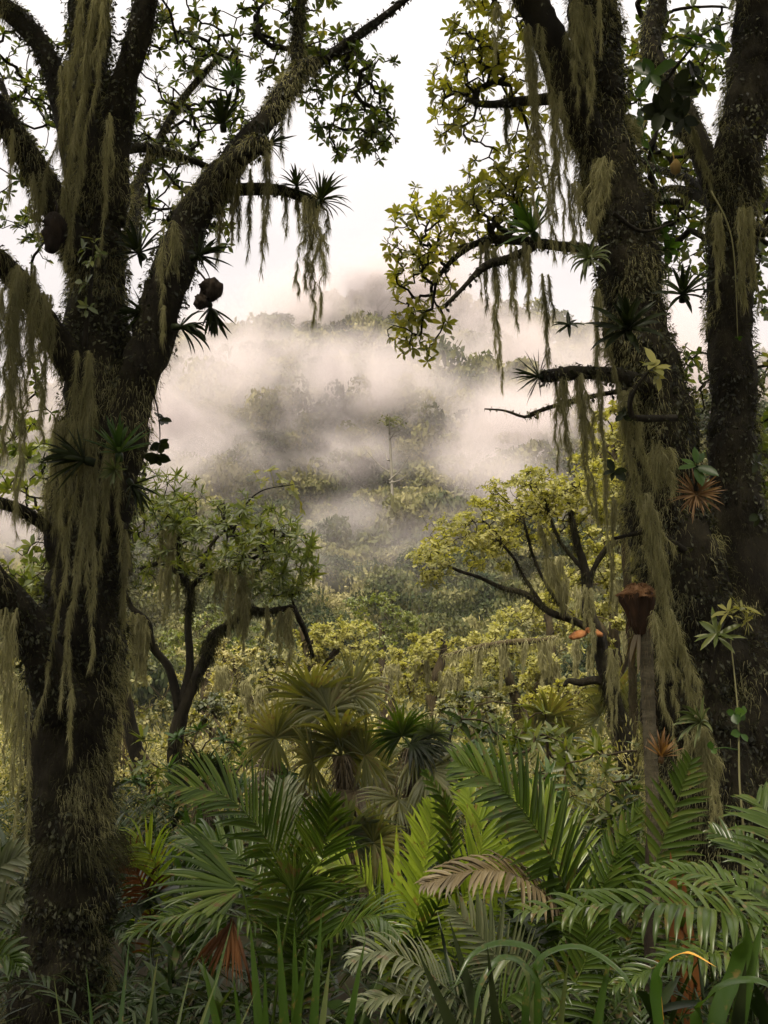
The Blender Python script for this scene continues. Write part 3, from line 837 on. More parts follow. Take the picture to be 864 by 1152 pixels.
# ---------------------------------------------------------------- moss curtains (px, py, d, length, width, extra, label)
GL = "moss hanging from the left great tree"
GR = "moss hanging from the right great tree"
BEARDS = [
    (100, -8, 5.45, 350, 26, dict(n=3, sway=.2, curve=([0, .3, .6, 1], [0, -4, -14, -30])), "long pale moss streak down the front of the left trunk, reaching from the top edge", GL),
    (120, -8, 5.45, 235, 22, dict(n=3, sway=.2, curve=([0, .5, 1], [0, -8, -24])), "pale moss streak beside the longest one at the top of the left trunk", GL),
    (122, 130, 5.5, 180, 14, dict(n=2), "thin moss streak along the shaded edge of the left trunk below its fork", GL),
    (70, 70, 5.5, 240, 16, dict(n=2, curve=([0, 1], [0, 22])), "moss fringe trailing under the upper outward limb of the left trunk", GL),
    (88, 400, 5.35, 430, 30, dict(n=4, sway=.25, curve=([0, .4, 1], [8, 10, -3])), "longest moss rope down the middle of the left trunk, ending above its dark bole", GL),
    (128, 500, 5.4, 150, 22, dict(n=3), "short moss tuft under the upright green rosette on the left trunk", GL),
    (104, 560, 5.35, 130, 20, dict(n=2), "moss tuft in the middle of the left trunk below the spiky leaves", GL),
    (70, 470, 5.6, 240, 22, dict(n=3), "moss fringe along the outer edge of the left trunk over the misty gap", GL),
    (142, 600, 5.7, 110, 16, dict(n=2), "moss tuft on the inner edge of the left trunk facing the small tree", GL),
    (22, 305, 5.25, 320, 46, dict(n=6, sway=.12), "broad moss curtain under the low limb at the left edge, tapering to a long tail", GL),
    (46, 330, 5.4, 150, 26, dict(n=3), "short moss curtain between the broad one and the left trunk", GL),
    (6, 330, 5.2, 180, 26, dict(n=3), "moss curtain cut by the left edge of the picture beneath the low limb", GL),
    (14, 150, 5.3, 90, 7, dict(n=1), "single thin moss string below the dark limb at the left edge", GL),
    (44, 195, 5.5, 80, 24, dict(n=3), "ragged moss tuft under the dark limb beside the brown nest", GL),
    (12, 690, 5.1, 130, 26, dict(n=3), "moss curtain under the lowest dark limb at the left edge", GL),
    (28, 780, 5.2, 190, 14, dict(n=2), "long moss strand beside the foot of the left trunk", GL),
    (80, 780, 5.3, 75, 10, dict(n=1), "small moss tail over the dark bole of the left trunk", GL),
    (190, 252, 5.55, 96, 20, dict(n=2, sway=.1), "feathery moss tassel on the front of the arching left limb", GL),
    (184, 345, 5.5, 40, 8, dict(n=1), "tiny moss tail on the arching limb near the dark drooping leaves", GL),
    (302, 158, 5.6, 165, 24, dict(n=2, sway=.05), "thick dark moss tassel below the broken knob of the arching limb", GL),
    (325, 92, 6.0, 96, 16, dict(n=2, sway=.05), "slim moss tassel under the fork of the arching limb, below the round leaf", GL),
    (352, 224, 6.1, 152, 36, dict(n=4, sway=.05), "heaviest moss tassel at the tip of the thin branch, ending in a long point", GL),
    (262, 212, 6.05, 72, 12, dict(n=2), "short moss tassel nearest the arching limb on the thin branch", GL),
    (282, 196, 6.0, 108, 13, dict(n=1), "slender moss tassel hanging left of the thick dark one", GL),
    (268, 192, 5.9, 92, 12, dict(n=1), "faint narrow moss tassel beneath the arching limb against the sky", GL),
    (322, 216, 6.1, 52, 10, dict(n=1), "small moss tassel on the thin branch before its spiky tip", GL),
    (334, 222, 6.1, 46, 8, dict(n=1), "smallest moss tassel on the thin branch next to the spiky tip", GL),
    (248, 214, 6.0, 92, 14, dict(n=2), "moss tassel where the thin branch leaves the arching limb", GL),
    (562, 8, 6.15, 62, 18, dict(n=2), "short moss tuft high under the leaning limb of the right tree", GR),
    (600, 30, 6.0, 296, 30, dict(n=4, sway=.15, curve=([0, .5, 1], [0, 4, 18])), "longest pale moss beard under the leaning limb of the right tree", GR),
    (628, 110, 6.1, 200, 26, dict(n=3, sway=.15), "second long moss beard beside the longest one on the leaning limb", GR),
    (655, 0, 6.1, 150, 34, dict(n=4), "pale moss drape on the front of the right trunk at the top edge", GR),
    (674, -6, 6.1, 80, 8, dict(n=1), "light green wispy moss tail at the top of the right trunk", GR),
    (683, 182, 6.0, 98, 30, dict(n=4, hair=1.3, curve=([0, .25, 1], [0, -6, -22])), "fluffy plume-shaped moss on the front of the right trunk", GR),
    (650, 205, 6.1, 110, 18, dict(n=2), "moss tuft along the sky side of the right trunk behind the plume", GR),
    (545, 272, 7.2, 84, 14, dict(n=2, sway=.04), "short moss tassel at the outer end of the yellow-green bough", GR),
    (556, 282, 7.1, 168, 17, dict(n=1, sway=.04), "longest tapering moss tassel on the yellow-green bough", GR),
    (582, 275, 7.1, 100, 24, dict(n=3, sway=.05), "broad moss tassel in the middle of the yellow-green bough", GR),
    (597, 280, 7.0, 82, 14, dict(n=2), "narrow moss tassel on the yellow-green bough beside the long beard", GR),
    (569, 110, 6.8, 72, 14, dict(n=2), "moss tassel below the short side twig against the white sky", GR),
    (614, 310, 6.5, 110, 16, dict(n=2), "moss tassel behind the tip of the longest beard on the right", GR),
    (629, 422, 5.95, 116, 26, dict(n=3, sway=.04), "blunt moss curtain just behind the spiky branch end", GR),
    (652, 422, 5.98, 178, 26, dict(n=3, sway=.05, curve=([0, 1], [0, 14])), "long moss curtain on the spiky branch nearer the right trunk", GR),
    (670, 330, 6.0, 330, 17, dict(n=2, sway=.1, curve=([0, .5, 1], [0, 8, 22])), "very long narrow moss rope hanging free beside the right trunk", GR),
    (690, 560, 6.3, 120, 12, dict(n=1), "faint moss string between the right trunk and the umbrella tree", GR),
    (706, 440, 5.95, 150, 30, dict(n=3, curve=([0, 1], [0, 16])), "pale moss drape on the sky side of the right trunk below the branch", GR),
    (722, 560, 5.8, 170, 30, dict(n=4, curve=([0, 1], [0, 24])), "pale moss drape on the right trunk above the cone-topped stem", GR),
    (746, 690, 5.6, 170, 32, dict(n=4, curve=([0, 1], [0, 26])), "pale moss drape on the right trunk beside the cone-topped stem", GR),
    (782, 820, 5.5, 120, 40, dict(n=4, curve=([0, 1], [0, 14])), "tangled moss skirt near the foot of the right trunk above the fern", GR),
    (738, 500, 5.8, 54, 40, dict(n=4, hair=1.2), "shaggy moss clump on the right trunk beside the spiky orange disc", GR),
    (838, 235, 6.1, 130, 20, dict(n=3), "moss fringe on the outer edge of the second right stem", GR),
    (806, 240, 6.2, 110, 16, dict(n=2), "moss fringe between the two right stems near their fork", GR),
    (775, 130, 6.35, 90, 14, dict(n=2, curve=([0, 1], [0, 24])), "moss fringe under the slanting pale limb of the second right stem", GR),
    (706, 130, 6.5, 60, 26, dict(n=3, hair=1.2), "rounded moss clump on the slanting limb beside the large dark leaves", GR),
]
for px, py, d, Ln, w, kw, lab, g in BEARDS:
    beard(px, py, d, Ln, w, label=lab, mat=M_MOSS, group=g, **kw)

# ---------------------------------------------------------------- epiphytes
F = (0, -1, 0)
M_DISC = leaf_mat("straw orange bract", [(.06, .032, .012), (.15, .08, .028), (.24, .15, .06)], .3, .6, 2., (1.4, 1.2, .5))
EPI = [  # px, py, d, R, axis, label, mat, kwargs
    (96, 518, 5.28, 50, (-1, -.35, .25), "dark spiky bromeliad fanning outwards from the left trunk", M_BROM, dict(tilt=(10, 75), n=24)),
    (134, 510, 5.3, 44, (.05, -.5, 1), "upright blue-green bromeliad on the left trunk over a small pale rosette", M_BROMG, dict(tilt=(10, 75), n=26, droop=.2)),
    (130, 528, 5.22, 22, (-.2, -.9, -.4), "small pale rosette tucked below the upright bromeliad", M_STRAPP, dict(n=22, droop=.2, tilt=(20, 80))),
    (148, 545, 5.35, 36, (.6, -.4, -.7), "dark drooping bromeliad low on the inner side of the left trunk", M_BROM, dict(tilt=(10, 60), n=16)),
    (157, 285, 5.75, 40, (-.3, -.6, .5), "dark spiky bromeliad in the crook behind the arching limb", M_BROM, dict(n=28)),
    (222, 288, 5.6, 40, (1, -.3, .35), "dark bromeliad sticking out from the arching limb over the brown pod", M_BROM, dict(tilt=(10, 85), n=22)),
    (236, 345, 5.6, 40, (.35, -.3, -1), "withered dark bromeliad hanging upside down below the brown pod", M_BROM, dict(tilt=(5, 50), n=18, wd=.07)),
    (164, 352, 5.65, 36, (-1, -.2, .1), "dark bromeliad pointing back from the arching limb to the trunk", M_BROM, dict(tilt=(8, 60), n=16)),
    (202, 368, 5.6, 44, (.8, -.3, -.1), "thin-leaved bromeliad drooping from the arching limb over the mist", M_BROM, dict(tilt=(8, 60), n=16, droop=1.3, wd=.045)),
    (251, 140, 5.85, 40, (-.1, -.1, 1), "upright dark bromeliad standing on top of the arching limb", M_BROM, dict(tilt=(8, 75), n=26)),
    (301, 163, 5.7, 34, (.7, -.3, .3), "small thin bromeliad behind the thick dark moss tassel", M_BROM, dict(tilt=(8, 80), n=16, wd=.04)),
    (334, 210, 6.05, 26, (-.1, -.2, 1), "smaller spiky bromeliad sitting on the thin branch before its tip", M_BROM, dict(tilt=(8, 85), n=22)),
    (360, 226, 6.05, 42, (.45, -.2, 1), "large spiky bromeliad crowning the tip of the thin branch", M_BROM, dict(tilt=(5, 100), n=34, wd=.045, droop=.8)),
    (600, 262, 6.25, 46, (-.45, -.4, .6), "green fan-like bromeliad beside the longest right-hand beard", M_BROMG, dict(tilt=(10, 80), n=30, droop=.3)),
    (662, 292, 6.0, 34, (-.2, -.6, .3), "pale withered bromeliad on the right trunk above a dark cup", M_STRAPP, dict(tilt=(25, 100), n=26, droop=1.6, wd=.05)),
    (768, 332, 6.2, 40, (-.1, -.6, .6), "dark spiky bromeliad wedged between the two right stems", M_BROM, dict(n=28, tilt=(10, 95))),
    (706, 372, 5.9, 50, (-.15, -.7, .55), "broad dark bromeliad on the front of the right trunk", M_BROM, dict(n=30, tilt=(10, 95), wd=.075)),
    (607, 424, 5.9, 34, (-1, -.3, .15), "bristling bromeliad at the very end of the mossy stub branch", M_BROM, dict(n=30, tilt=(5, 95), wd=.035, droop=.3)),
    (640, 366, 6.1, 22, (-.2, -.6, .5), "little dark whorl of leaves hanging beside the right trunk in the mist", M_BROM, dict(n=9, prof='lance', wd=.13, tilt=(60, 110))),
    (744, 852, 5.45, 30, (0, -.45, 1), "dry reddish bromeliad standing upright between palm stem and right trunk", M_DISC, dict(n=34, tilt=(5, 62), droop=.15, wd=.045)),
    (790, 812, 5.4, 34, (-.9, -.5, .4), "pale dying bromeliad on the lower right trunk", M_STRAPP, dict(n=20, tilt=(10, 80), droop=.9)),
    (640, 455, 12.0, 14, (-.4, -.6, .4), "small bromeliad silhouette above the umbrella tree", M_BROM, dict(n=18)),
]
for px, py, d, R, ax, lab, m, kw in EPI:
    bromeliad(px, py, d, R, ax, lab, m, group="bromeliads growing on the trees", **kw)

# spiky orange disc with its leafy sprig, sprigs of yellow-green leaves
o = bromeliad(783, 556, 5.85, 32, (0, -1, .15), "spiky orange-brown flower disc on the right trunk", M_DISC, n=60, tilt=(35, 96), wd=.03, droop=.3, name="flower_disc", cat="flower")


def sprig(stem_pts, whorls, label, matl, nl=(7, 9), wid=.3, name="leafy_sprig", cat="sprig", tilt=(60, 100), mats=M_BARK, r=3.):
    e = empty(name, W(*stem_pts[0]), label, cat)
    K = np.array([W(*p) for p in stem_pts]); P = smooth_path(K, 22)
    ms = MB(); tube(ms, P, np.linspace(PX(r, stem_pts[0][2]), PX(r * .4, stem_pts[0][2]), 22), 6); ms.build("stem", mats, e)
    for w in whorls:
        px, py, d, s, ax = w[:5]
        ml_ = MB(); c = W(px, py, d)[None]
        q = P[np.argmin(np.sum((P - c) ** 2, 1))]
        if np.linalg.norm(q - c) > .02:
            tube(ml_, np.stack([q, (q + c[0]) / 2 + [0, 0, .01], c[0]]), .003, 5)
        rosettes(ml_, c, np.array([ax], float), PX(s, d), nl, tilt, wid, .5, 'oval', 4)
        ml_.build("leaves", w[5] if len(w) > 5 else matl, e)
    return e


sprig([(783, 552, 5.83), (783, 536, 5.8), (784, 524, 5.78)], [(784, 520, 5.76, 30, (0, -.75, .7))], "whorl of dark oval leaves rising from the spiky orange disc", M_LEAFB, (6, 7), .42)
sprig([(712, 470, 5.7), (709, 455, 5.66), (716, 436, 5.62), (730, 418, 5.6)], [(738, 408, 5.58, 24, (.2, -.6, .8)), (742, 424, 5.6, 18, (.6, -.6, -.2))], "bright yellow-green leaf whorl on a curved stalk against the right trunk", M_LEAFU, (7, 8), .36)
sprig([(800, 770, 5.3), (806, 735, 5.26), (818, 700, 5.22), (836, 684, 5.2)], [(838, 682, 5.18, 22, (.5, -.4, .8)), (818, 686, 5.2, 22, (-.3, -.5, .9)), (806, 712, 5.2, 30, (-.3, -.6, .5), M_LEAFM), (842, 700, 5.2, 18, (.8, -.5, -.1))], "yellow-topped sprig with pale lower leaves at the foot of the right trunk", M_LEAFU, (9, 12), .22)
sprig([(95, 390, 5.2), (100, 340, 5.16), (104, 300, 5.14), (106, 268, 5.12)], [(106, 268, 5.12, 15, (0, -.4, 1)), (102, 292, 5.12, 16, (-.4, -.6, .5)), (92, 318, 5.12, 18, (-.7, -.6, .3)), (98, 345, 5.14, 17, (.3, -.7, .2)), (90, 280, 5.12, 20, (-.9, -.4, .3)), (112, 284, 5.12, 12, (.8, -.4, .4))], "light green leafy shoot climbing the left trunk", M_LEAFM, (5, 7), .4)
sprig([(166, 428, 5.62), (176, 455, 5.7), (180, 490, 5.72), (176, 520, 5.7)], [(180, 500, 5.75, 15, (.3, -.6, -.6)), (182, 470, 5.78, 15, (.4, -.4, .5)), (176, 515, 5.7, 16, (-.2, -.6, -.8))], "dark round-leaved climber on the underside of the arching limb", M_BROM, (4, 5), .7, r=1.2)
sprig([(735, 120, 6.3), (750, 90, 6.2), (765, 70, 6.15), (790, 40, 6.1)], [(730, 82, 6.1, 34, (-.5, -.7, .2)), (762, 100, 6.1, 30, (.2, -.8, .1), M_BROM), (788, 44, 6.0, 34, (.2, -.6, .9)), (745, 125, 6.1, 30, (-.1, -.8, -.3), M_BROM), (770, 134, 6.1, 28, (.4, -.7, -.3), M_BROM), (806, 30, 6.0, 26, (.7, -.5, .3)), (784, 82, 6.1, 26, (.7, -.6, 0), M_BROM)], "large glossy dark-leaved climber on the slanting limb between the right stems", M_LEAFB, (6, 8), .5)
sprig([(690, 240, 6.1), (722, 260, 6.2), (760, 250, 6.4)], [(718, 130, 6.6, 24, (-.3, -.6, .3)), (712, 150, 6.6, 24, (.2, -.6, .2)), (740, 262, 6.5, 20, (.2, -.8, -.4)), (752, 280, 6.5, 18, (0, -.8, -.5))], "broad green leaves on thin twigs between the right stems", M_LEAFB, (6, 8), .5)
sprig([(836, 990, 5.25), (836, 930, 5.2), (832, 880, 5.18), (830, 800, 5.2), (822, 720, 5.25)], [(826, 803, 5.18, 12, (-.3, -.9, .1)), (834, 826, 5.18, 12, (.3, -.9, 0)), (838, 803, 5.18, 11, (.5, -.8, 0)), (800, 843, 5.2, 10, (-.3, -.9, 0))], "pale rope-like vine with round leaves hanging on the lower right trunk", M_LEAFB, (2, 3), .85, name="climbing_vine", cat="vine", mats=M_MOSS, r=1.6)
sprig([(800, 215, 6.1), (818, 250, 6.05), (826, 290, 6.0), (830, 380, 6.0)], [(830, 380, 6.0, 6, (0, -.8, -.5))], "thin pale looping vine on the second right stem", M_LEAFB, (2, 3), .5, name="climbing_vine", cat="vine", mats=M_MOSS, r=1.2)
sprig([(262, 96, 5.75), (262, 88, 5.7), (262, 82, 5.68)], [(262, 80, 5.66, 8, (0, -1, .2))], "short stalk carrying the round pleated leaf on the arching limb", M_LEAFB, (3, 4), .5)
mb = MB(); fan(mb, W(262, 88, 5.66), (0, -.1, 1), (0, -1, .1), PX(22, 5.66), 18, 300, .1, .16, prof='oval', fold=.2)
tag(mb.build("round_leaf", M_LEAFB, origin=W(262, 88, 5.66)), "round pleated bright green leaf standing on the arching limb", "leaf")
for px, py, d, s, ax, lab in ((691, 530, 5.75, 15, (-.4, -.8, 0), "dark round leaf cluster beside the very long moss rope"), (740, 452, 6.3, 13, (.4, -.8, .2), "dark leaf cluster between the two right stems at mid height"), (700, 466, 5.9, 13, (-.7, -.6, .1), "single dark leaf pair at the start of the curved stalk"), (852, 520, 6.1, 16, (.6, -.6, .1), "dark leaf cluster on the outer side of the second right stem"), (856, 580, 6.0, 15, (.6, -.7, -.2), "lower dark leaf cluster at the right edge")):
    mb = MB(); rosettes(mb, W(px, py, d)[None], np.array([ax], float), PX(s, d), (5, 6), (50, 110), .6, .4, 'oval', 4)
    tag(mb.build("leaf_cluster", M_BROM, origin=W(px, py, d)), lab, "leaves", "dark leaf clusters on the right tree")


# ---------------------------------------------------------------- pods, nest, fruit, cone-topped palm stem, bracket fungi
def lathe(mb, c, prof, sides=16, axis=(0, 0, 1), lump=.05, seed=0, ls=40, ridge=0):
    A = nrm(np.array([axis], float)); N, B = ortho(A)
    a = np.linspace(0, 2 * np.pi, sides, endpoint=False)
    rows = [np.asarray(c) + A * h + (N * np.cos(a)[:, None] + B * np.sin(a)[:, None]) * r for h, r in prof]
    V = np.stack(rows); n = len(prof)
    if ridge:
        cc = V.mean(1, keepdims=True); V = cc + (V - cc) * (1 + .09 * np.cos(ridge * a) + .05 * np.cos(2.7 * ridge * a + 1))[None, :, None]
    if lump:
        k = fbm(V.reshape(-1, 3), ls, seed).reshape(n, sides, 1); cc = V.mean(1, keepdims=True); V = cc + (V - cc) * (1 + lump * k)
    i = np.arange(n - 1)[:, None]; j = np.arange(sides)[None]
    mb.add(V.reshape(-1, 3), np.stack([i * sides + j, i * sides + (j + 1) % sides, (i + 1) * sides + (j + 1) % sides, (i + 1) * sides + j], -1).reshape(-1, 4))


M_POD = bark_mat("dark dry pod", [(.006, .004, .003), (.014, .010, .007), (.03, .021, .013)], 30., .6)
M_CONE = bark_mat("red brown dry sheath", [(.010, .006, .004), (.032, .017, .009), (.085, .042, .02)], 22., .7, .12)
M_CAP = bark_mat("orange fibre cap", [(.06, .03, .014), (.17, .085, .036), (.32, .19, .10)], 40., .9)
M_STEM = bark_mat("grey ringed palm stem", [(.025, .021, .013), (.06, .052, .032), (.12, .105, .068)], 14., .5, 2.5)
M_FUNG = bark_mat("orange fungus", [(.13, .05, .018), (.24, .095, .032), (.34, .16, .065)], 18., .3)
M_FRUIT = bark_mat("yellow brown fruit", [(.16, .10, .03), (.28, .18, .06), (.36, .26, .10)], 18., .3)

def pod(c, r, el, axis, name, label, group=None, hang=0, cat="seed pod", seed=0):
    """a shaggy dry pod, with withered bracts round its stalk"""
    mb = MB(); c = np.asarray(c); A = nrm(np.array([axis], float))[0]
    t = np.linspace(0, np.pi, 15)
    lathe(mb, c, [(math.cos(q) * r * el, max(.002, math.sin(q) ** .8 * r * (1 + .15 * math.cos(q)))) for q in t], 30, axis, .45, seed, 2.2 / r)
    top = c + A * r * el
    tube(mb, smooth_path(np.stack([top - A * r * .2, top + A * r * .5, top + A * r * .9 + np.array([-.4, .6, .5]) * r]), 8), r * .10, 6)
    D = nrm(rng.normal(size=(9, 3)) * .7 - A * .8)
    blades(mb, np.tile(top, (9, 1)) - A * r * .1, D, r * rng.uniform(.8, 1.9, 9), r * .42, droop=.5)
    d_ = randdir(260)
    hairs(mb, c + d_ * r * np.array([.8, .8, .8 * el]), d_ + np.array([0, 0, -.6]), r * rng.uniform(.15, .5, 260), .0014, .5)
    return tag(mb.build(name, M_POD, origin=c), label, cat, group)


pod(W(60, 262, 5.4), PX(12, 5.4), 2.1, (.1, 0, 1), "hanging_nest", "dark brown ragged nest hanging beside the left trunk below the limb", cat="nest", seed=2)
pod(W(238, 326, 5.5), PX(13, 5.5), 1.0, (-.5, .2, .8), "seed_pod", "larger round dark seed pod on the arching limb", "seed pods on the arching limb", seed=5)
pod(W(226, 340, 5.48), PX(8, 5.48), 1.1, (.2, .1, 1), "seed_pod", "smaller round dark seed pod touching the larger one", "seed pods on the arching limb", seed=8)
c = W(760, 188, 6.5); mb = MB(); R = PX(6.5, 6.5)
lathe(mb, c, [(R * 1.6, .003), (R * 1.2, R * .5), (R * .3, R), (-R * .9, R * .85), (-R * 1.5, .003)], 12, (.1, 0, 1), .06)
tube(mb, np.stack([W(757, 172, 6.55), W(759, 182, 6.5)]), .004, 5)
tag(mb.build("hanging_fruit", M_FRUIT, origin=c), "small yellow-brown oval fruit hanging between the right stems", "fruit")

dS = 6.0
st = empty("slender_palm", W(734, 1000, dS), "slender grey palm stem topped by a dry red-brown cone, beside the right tree", "palm")
mb = MB(); K = np.array([W(x, y, dS) for x, y in ((741, 1120), (738, 1000), (733, 870), (729, 780), (726, 700))])
tube(mb, smooth_path(K, 60), np.full(60, PX(7.5, dS)) * (1 + .07 * (np.arange(60) % 6 == 0)), 12); mb.build("trunk", M_STEM, st)
mb = MB(); c = W(719, 690, dS); U = PX(1, dS)
lathe(mb, c, [(-25 * U, 5 * U), (-23 * U, 7 * U), (-12 * U, 11 * U), (4 * U, 15.5 * U), (16 * U, 19 * U), (21 * U, 20 * U), (24 * U, 16 * U)], 48, (-.1, 0, 1), .10, ls=30, ridge=11)
mb.build("dry_cone", M_CONE, st)
mb = MB(); lathe(mb, c + np.array([-.01, 0, 23 * U]), [(-5 * U, 19 * U), (0 * U, 20.5 * U), (3 * U, 17 * U), (8 * U, 9 * U), (10 * U, .5 * U)], 40, (-.1, 0, 1), .3, ls=70)
a = rng.uniform(0, 6.28, 900); q = rng.uniform(.2, 1.1, 900)
hairs(mb, c + np.stack([np.cos(a) * 17 * U * q, np.sin(a) * 17 * U * q, (33 - 13 * q ** 2) * U], -1), np.stack([np.cos(a), np.sin(a), rng.uniform(-.5, .9, 900)], -1), rng.uniform(3, 10, 900) * U, .0016, .5)
mb.build("cap", M_CAP, st)
mb = MB(); blades(mb, c + np.stack([rng.uniform(-14, 14, 14) * U, rng.uniform(-14, 4, 14) * U, np.full(14, 16 * U)], -1), np.stack([rng.uniform(-.25, .25, 14), rng.uniform(-.35, .1, 14), -np.ones(14)], -1), rng.uniform(22, 44, 14) * U, 5 * U, up=(0, -1, 0), droop=.1)
mb.build("dry_sheath", M_CONE, st)

for k in range(7):
    a = rng.uniform(0, 6.28); m_ = MB(); o_ = c + np.array([math.cos(a) * 6 * U, math.sin(a) * 6 * U, -24 * U])
    blades(m_, o_[None], np.array([[math.cos(a) * .5, math.sin(a) * .5, -1.]]), rng.uniform(28, 70) * U, rng.uniform(5, 8) * U, droop=.5, nseg=8, prof='lance'); m_.build("dead_leaf", M_DRY, st)
mb = MB(); i = rng.integers(4, 59, 700); a = rng.uniform(0, 6.28, 700); Ps = smooth_path(K, 60)
hairs(mb, Ps[i] + np.stack([np.cos(a), np.sin(a), 0 * a], -1) * PX(7, dS), np.stack([np.cos(a), np.sin(a), -1.5 + 0 * a], -1), rng.uniform(2, 9, 700) * U, .0018, .4); mb.build("fibre", M_DRY, st, smooth=False)

for px, py, tilt, lab in ((650, 714, -.35, "orange bracket fungus on the umbrella tree trunk, the outer one"), (668, 711, .3, "orange bracket fungus on the umbrella tree trunk, beside the outer one")):
    c = W(px, py, 11.82); U = PX(1, 11.8); mb = MB()
    lathe(mb, c, [(-3.2 * U, 1 * U), (-2.8 * U, 8 * U), (-1 * U, 10.5 * U), (1.6 * U, 9 * U), (3.6 * U, 5 * U), (4.2 * U, .3 * U)], 26, (tilt, -.25, 1), .3, ls=30)
    tag(mb.build("bracket_fungus", M_FUNG, origin=c), lab, "fungus", "orange bracket fungi")
# ---------------------------------------------------------------- trees of the middle distance
def mid_tree(name, label, cat, base, limbs, tips, size, leafm, bark=M_BARK2, d=None, twig=.004, fz=2500, updir=.8, wid=.42, nl=(6, 9), group=None, sides=10, tilt=(45, 100), prof='obov', rnd=.4, crown_name="crown"):
    e = empty(name, base, label, cat, group)
    G = Limbs()
    for i, L_ in enumerate(limbs):
        m_ = MB(); G.limb(m_, L_, sides, .16, int(base[0] * 10) % 50 + i, d, ls=5.); m_.build("trunk" if i == 0 else "branch", bark, e)
    if fz:
        m_ = MB(); G.fuzz(m_, fz, .06, .003, thr=-.1); m_.build("moss", M_MOSSD, e, smooth=False)
    mt = MB(); dr = grow(mt, G.skel, tips, twig, .36, .16); mt.build("twig_sprays", bark, e)
    ml_ = MB(); n = len(tips)
    rosettes(ml_, tips, up_dirs(dr, updir) + rnd * randdir(n), size * rng.uniform(.7, 1.2, n), nl, tilt, wid, prof=prof)
    ml_.build(crown_name, leafm, e)
    return e


d = 10.5
tips = np.concatenate([ell_tips(190, 580, 48, 54, d, .8, 110), ell_tips(245, 610, 70, 46, d, 1., 150), ell_tips(315, 628, 48, 46, d - .2, .7, 110), ell_tips(178, 640, 40, 26, d, .5, 20), ell_tips(290, 585, 46, 36, d, .5, 34), ell_tips(325, 660, 26, 14, d - .2, .3, 14), ell_tips(165, 550, 26, 34, d + .2, .4, 18)])
b = W(185, 990, d); b[2] = ground_z(b[0], b[1])
mid_tree("forked_tree", "small dark forked tree with glossy green leaf whorls, behind the left great tree", "tree", b, [
    [(183, 1010, 13), (187, 940, 11.5), (198, 890, 9.5), (197, 850, 9), (206, 800, 8), (217, 770, 6.6), (232, 742, 6), (240, 716, 5.4), (262, 700, 4.6), (280, 686, 4.2), (298, 688, 3.8), (332, 683, 3.2)],
    [(205, 790, 6), (214, 750, 4.6), (211, 700, 4), (214, 668, 3.4), (203, 640, 3), (199, 600, 2.2)],
    [(201, 800, 6), (190, 752, 5), (172, 728, 4.2), (166, 700, 3.8), (147, 682, 3), (137, 655, 2.2)],
    [(211, 668, 3), (228, 648, 2.6), (262, 638, 2.3), (292, 625, 2)],
    [(206, 650, 3), (184, 634, 2.4), (158, 640, 2)],
    [(330, 684, 3.6), (342, 708, 3), (352, 738, 2)],
    [(226, 640, 2), (240, 610, 1.7), (262, 590, 1.3)], [(262, 638, 2), (300, 610, 1.6), (330, 600, 1.2)],
], tips, .110, M_LEAFM, M_BARK, d, .0026, 4500, .8, .25, (8, 12), tilt=(35, 105), prof='lance')
b = W(168, 1000, d + .4); b[2] = ground_z(b[0], b[1])
mid_tree("bent_sapling", "bent dark sapling trunk rising beside the small forked tree", "tree", b, [[(172, 1010, 11), (168, 930, 9.5), (164, 880, 9), (150, 830, 8), (138, 775, 6), (120, 700, 5), (108, 640, 3)]], np.concatenate([ell_tips(55, 640, 60, 36, d + .4, .6, 60), ell_tips(110, 600, 50, 40, d + .4, .6, 40), ell_tips(30, 520, 40, 60, d + .4, .5, 34)]), .12, M_LEAFM, M_BARK, d + .4, .005, 1500, .6)
# dry reddish sprig over the crown
sprig([(262, 600, 10.3), (275, 570, 10.2), (295, 552, 10.2), (330, 545, 10.2)], [(286, 530, 10.2, 11, (-.2, -.3, 1)), (304, 528, 10.2, 12, (0, -.5, 1)), (318, 540, 10.2, 12, (.4, -.5, .6)), (330, 552, 10.2, 12, (.6, -.5, .2)), (340, 572, 10.2, 10, (.8, -.4, 0)), (296, 540, 10.2, 10, (-.2, -.6, .6))], "bare twig with reddish-yellow leaves above the small forked tree", M_LEAFY, (6, 8), .45, r=1.3)

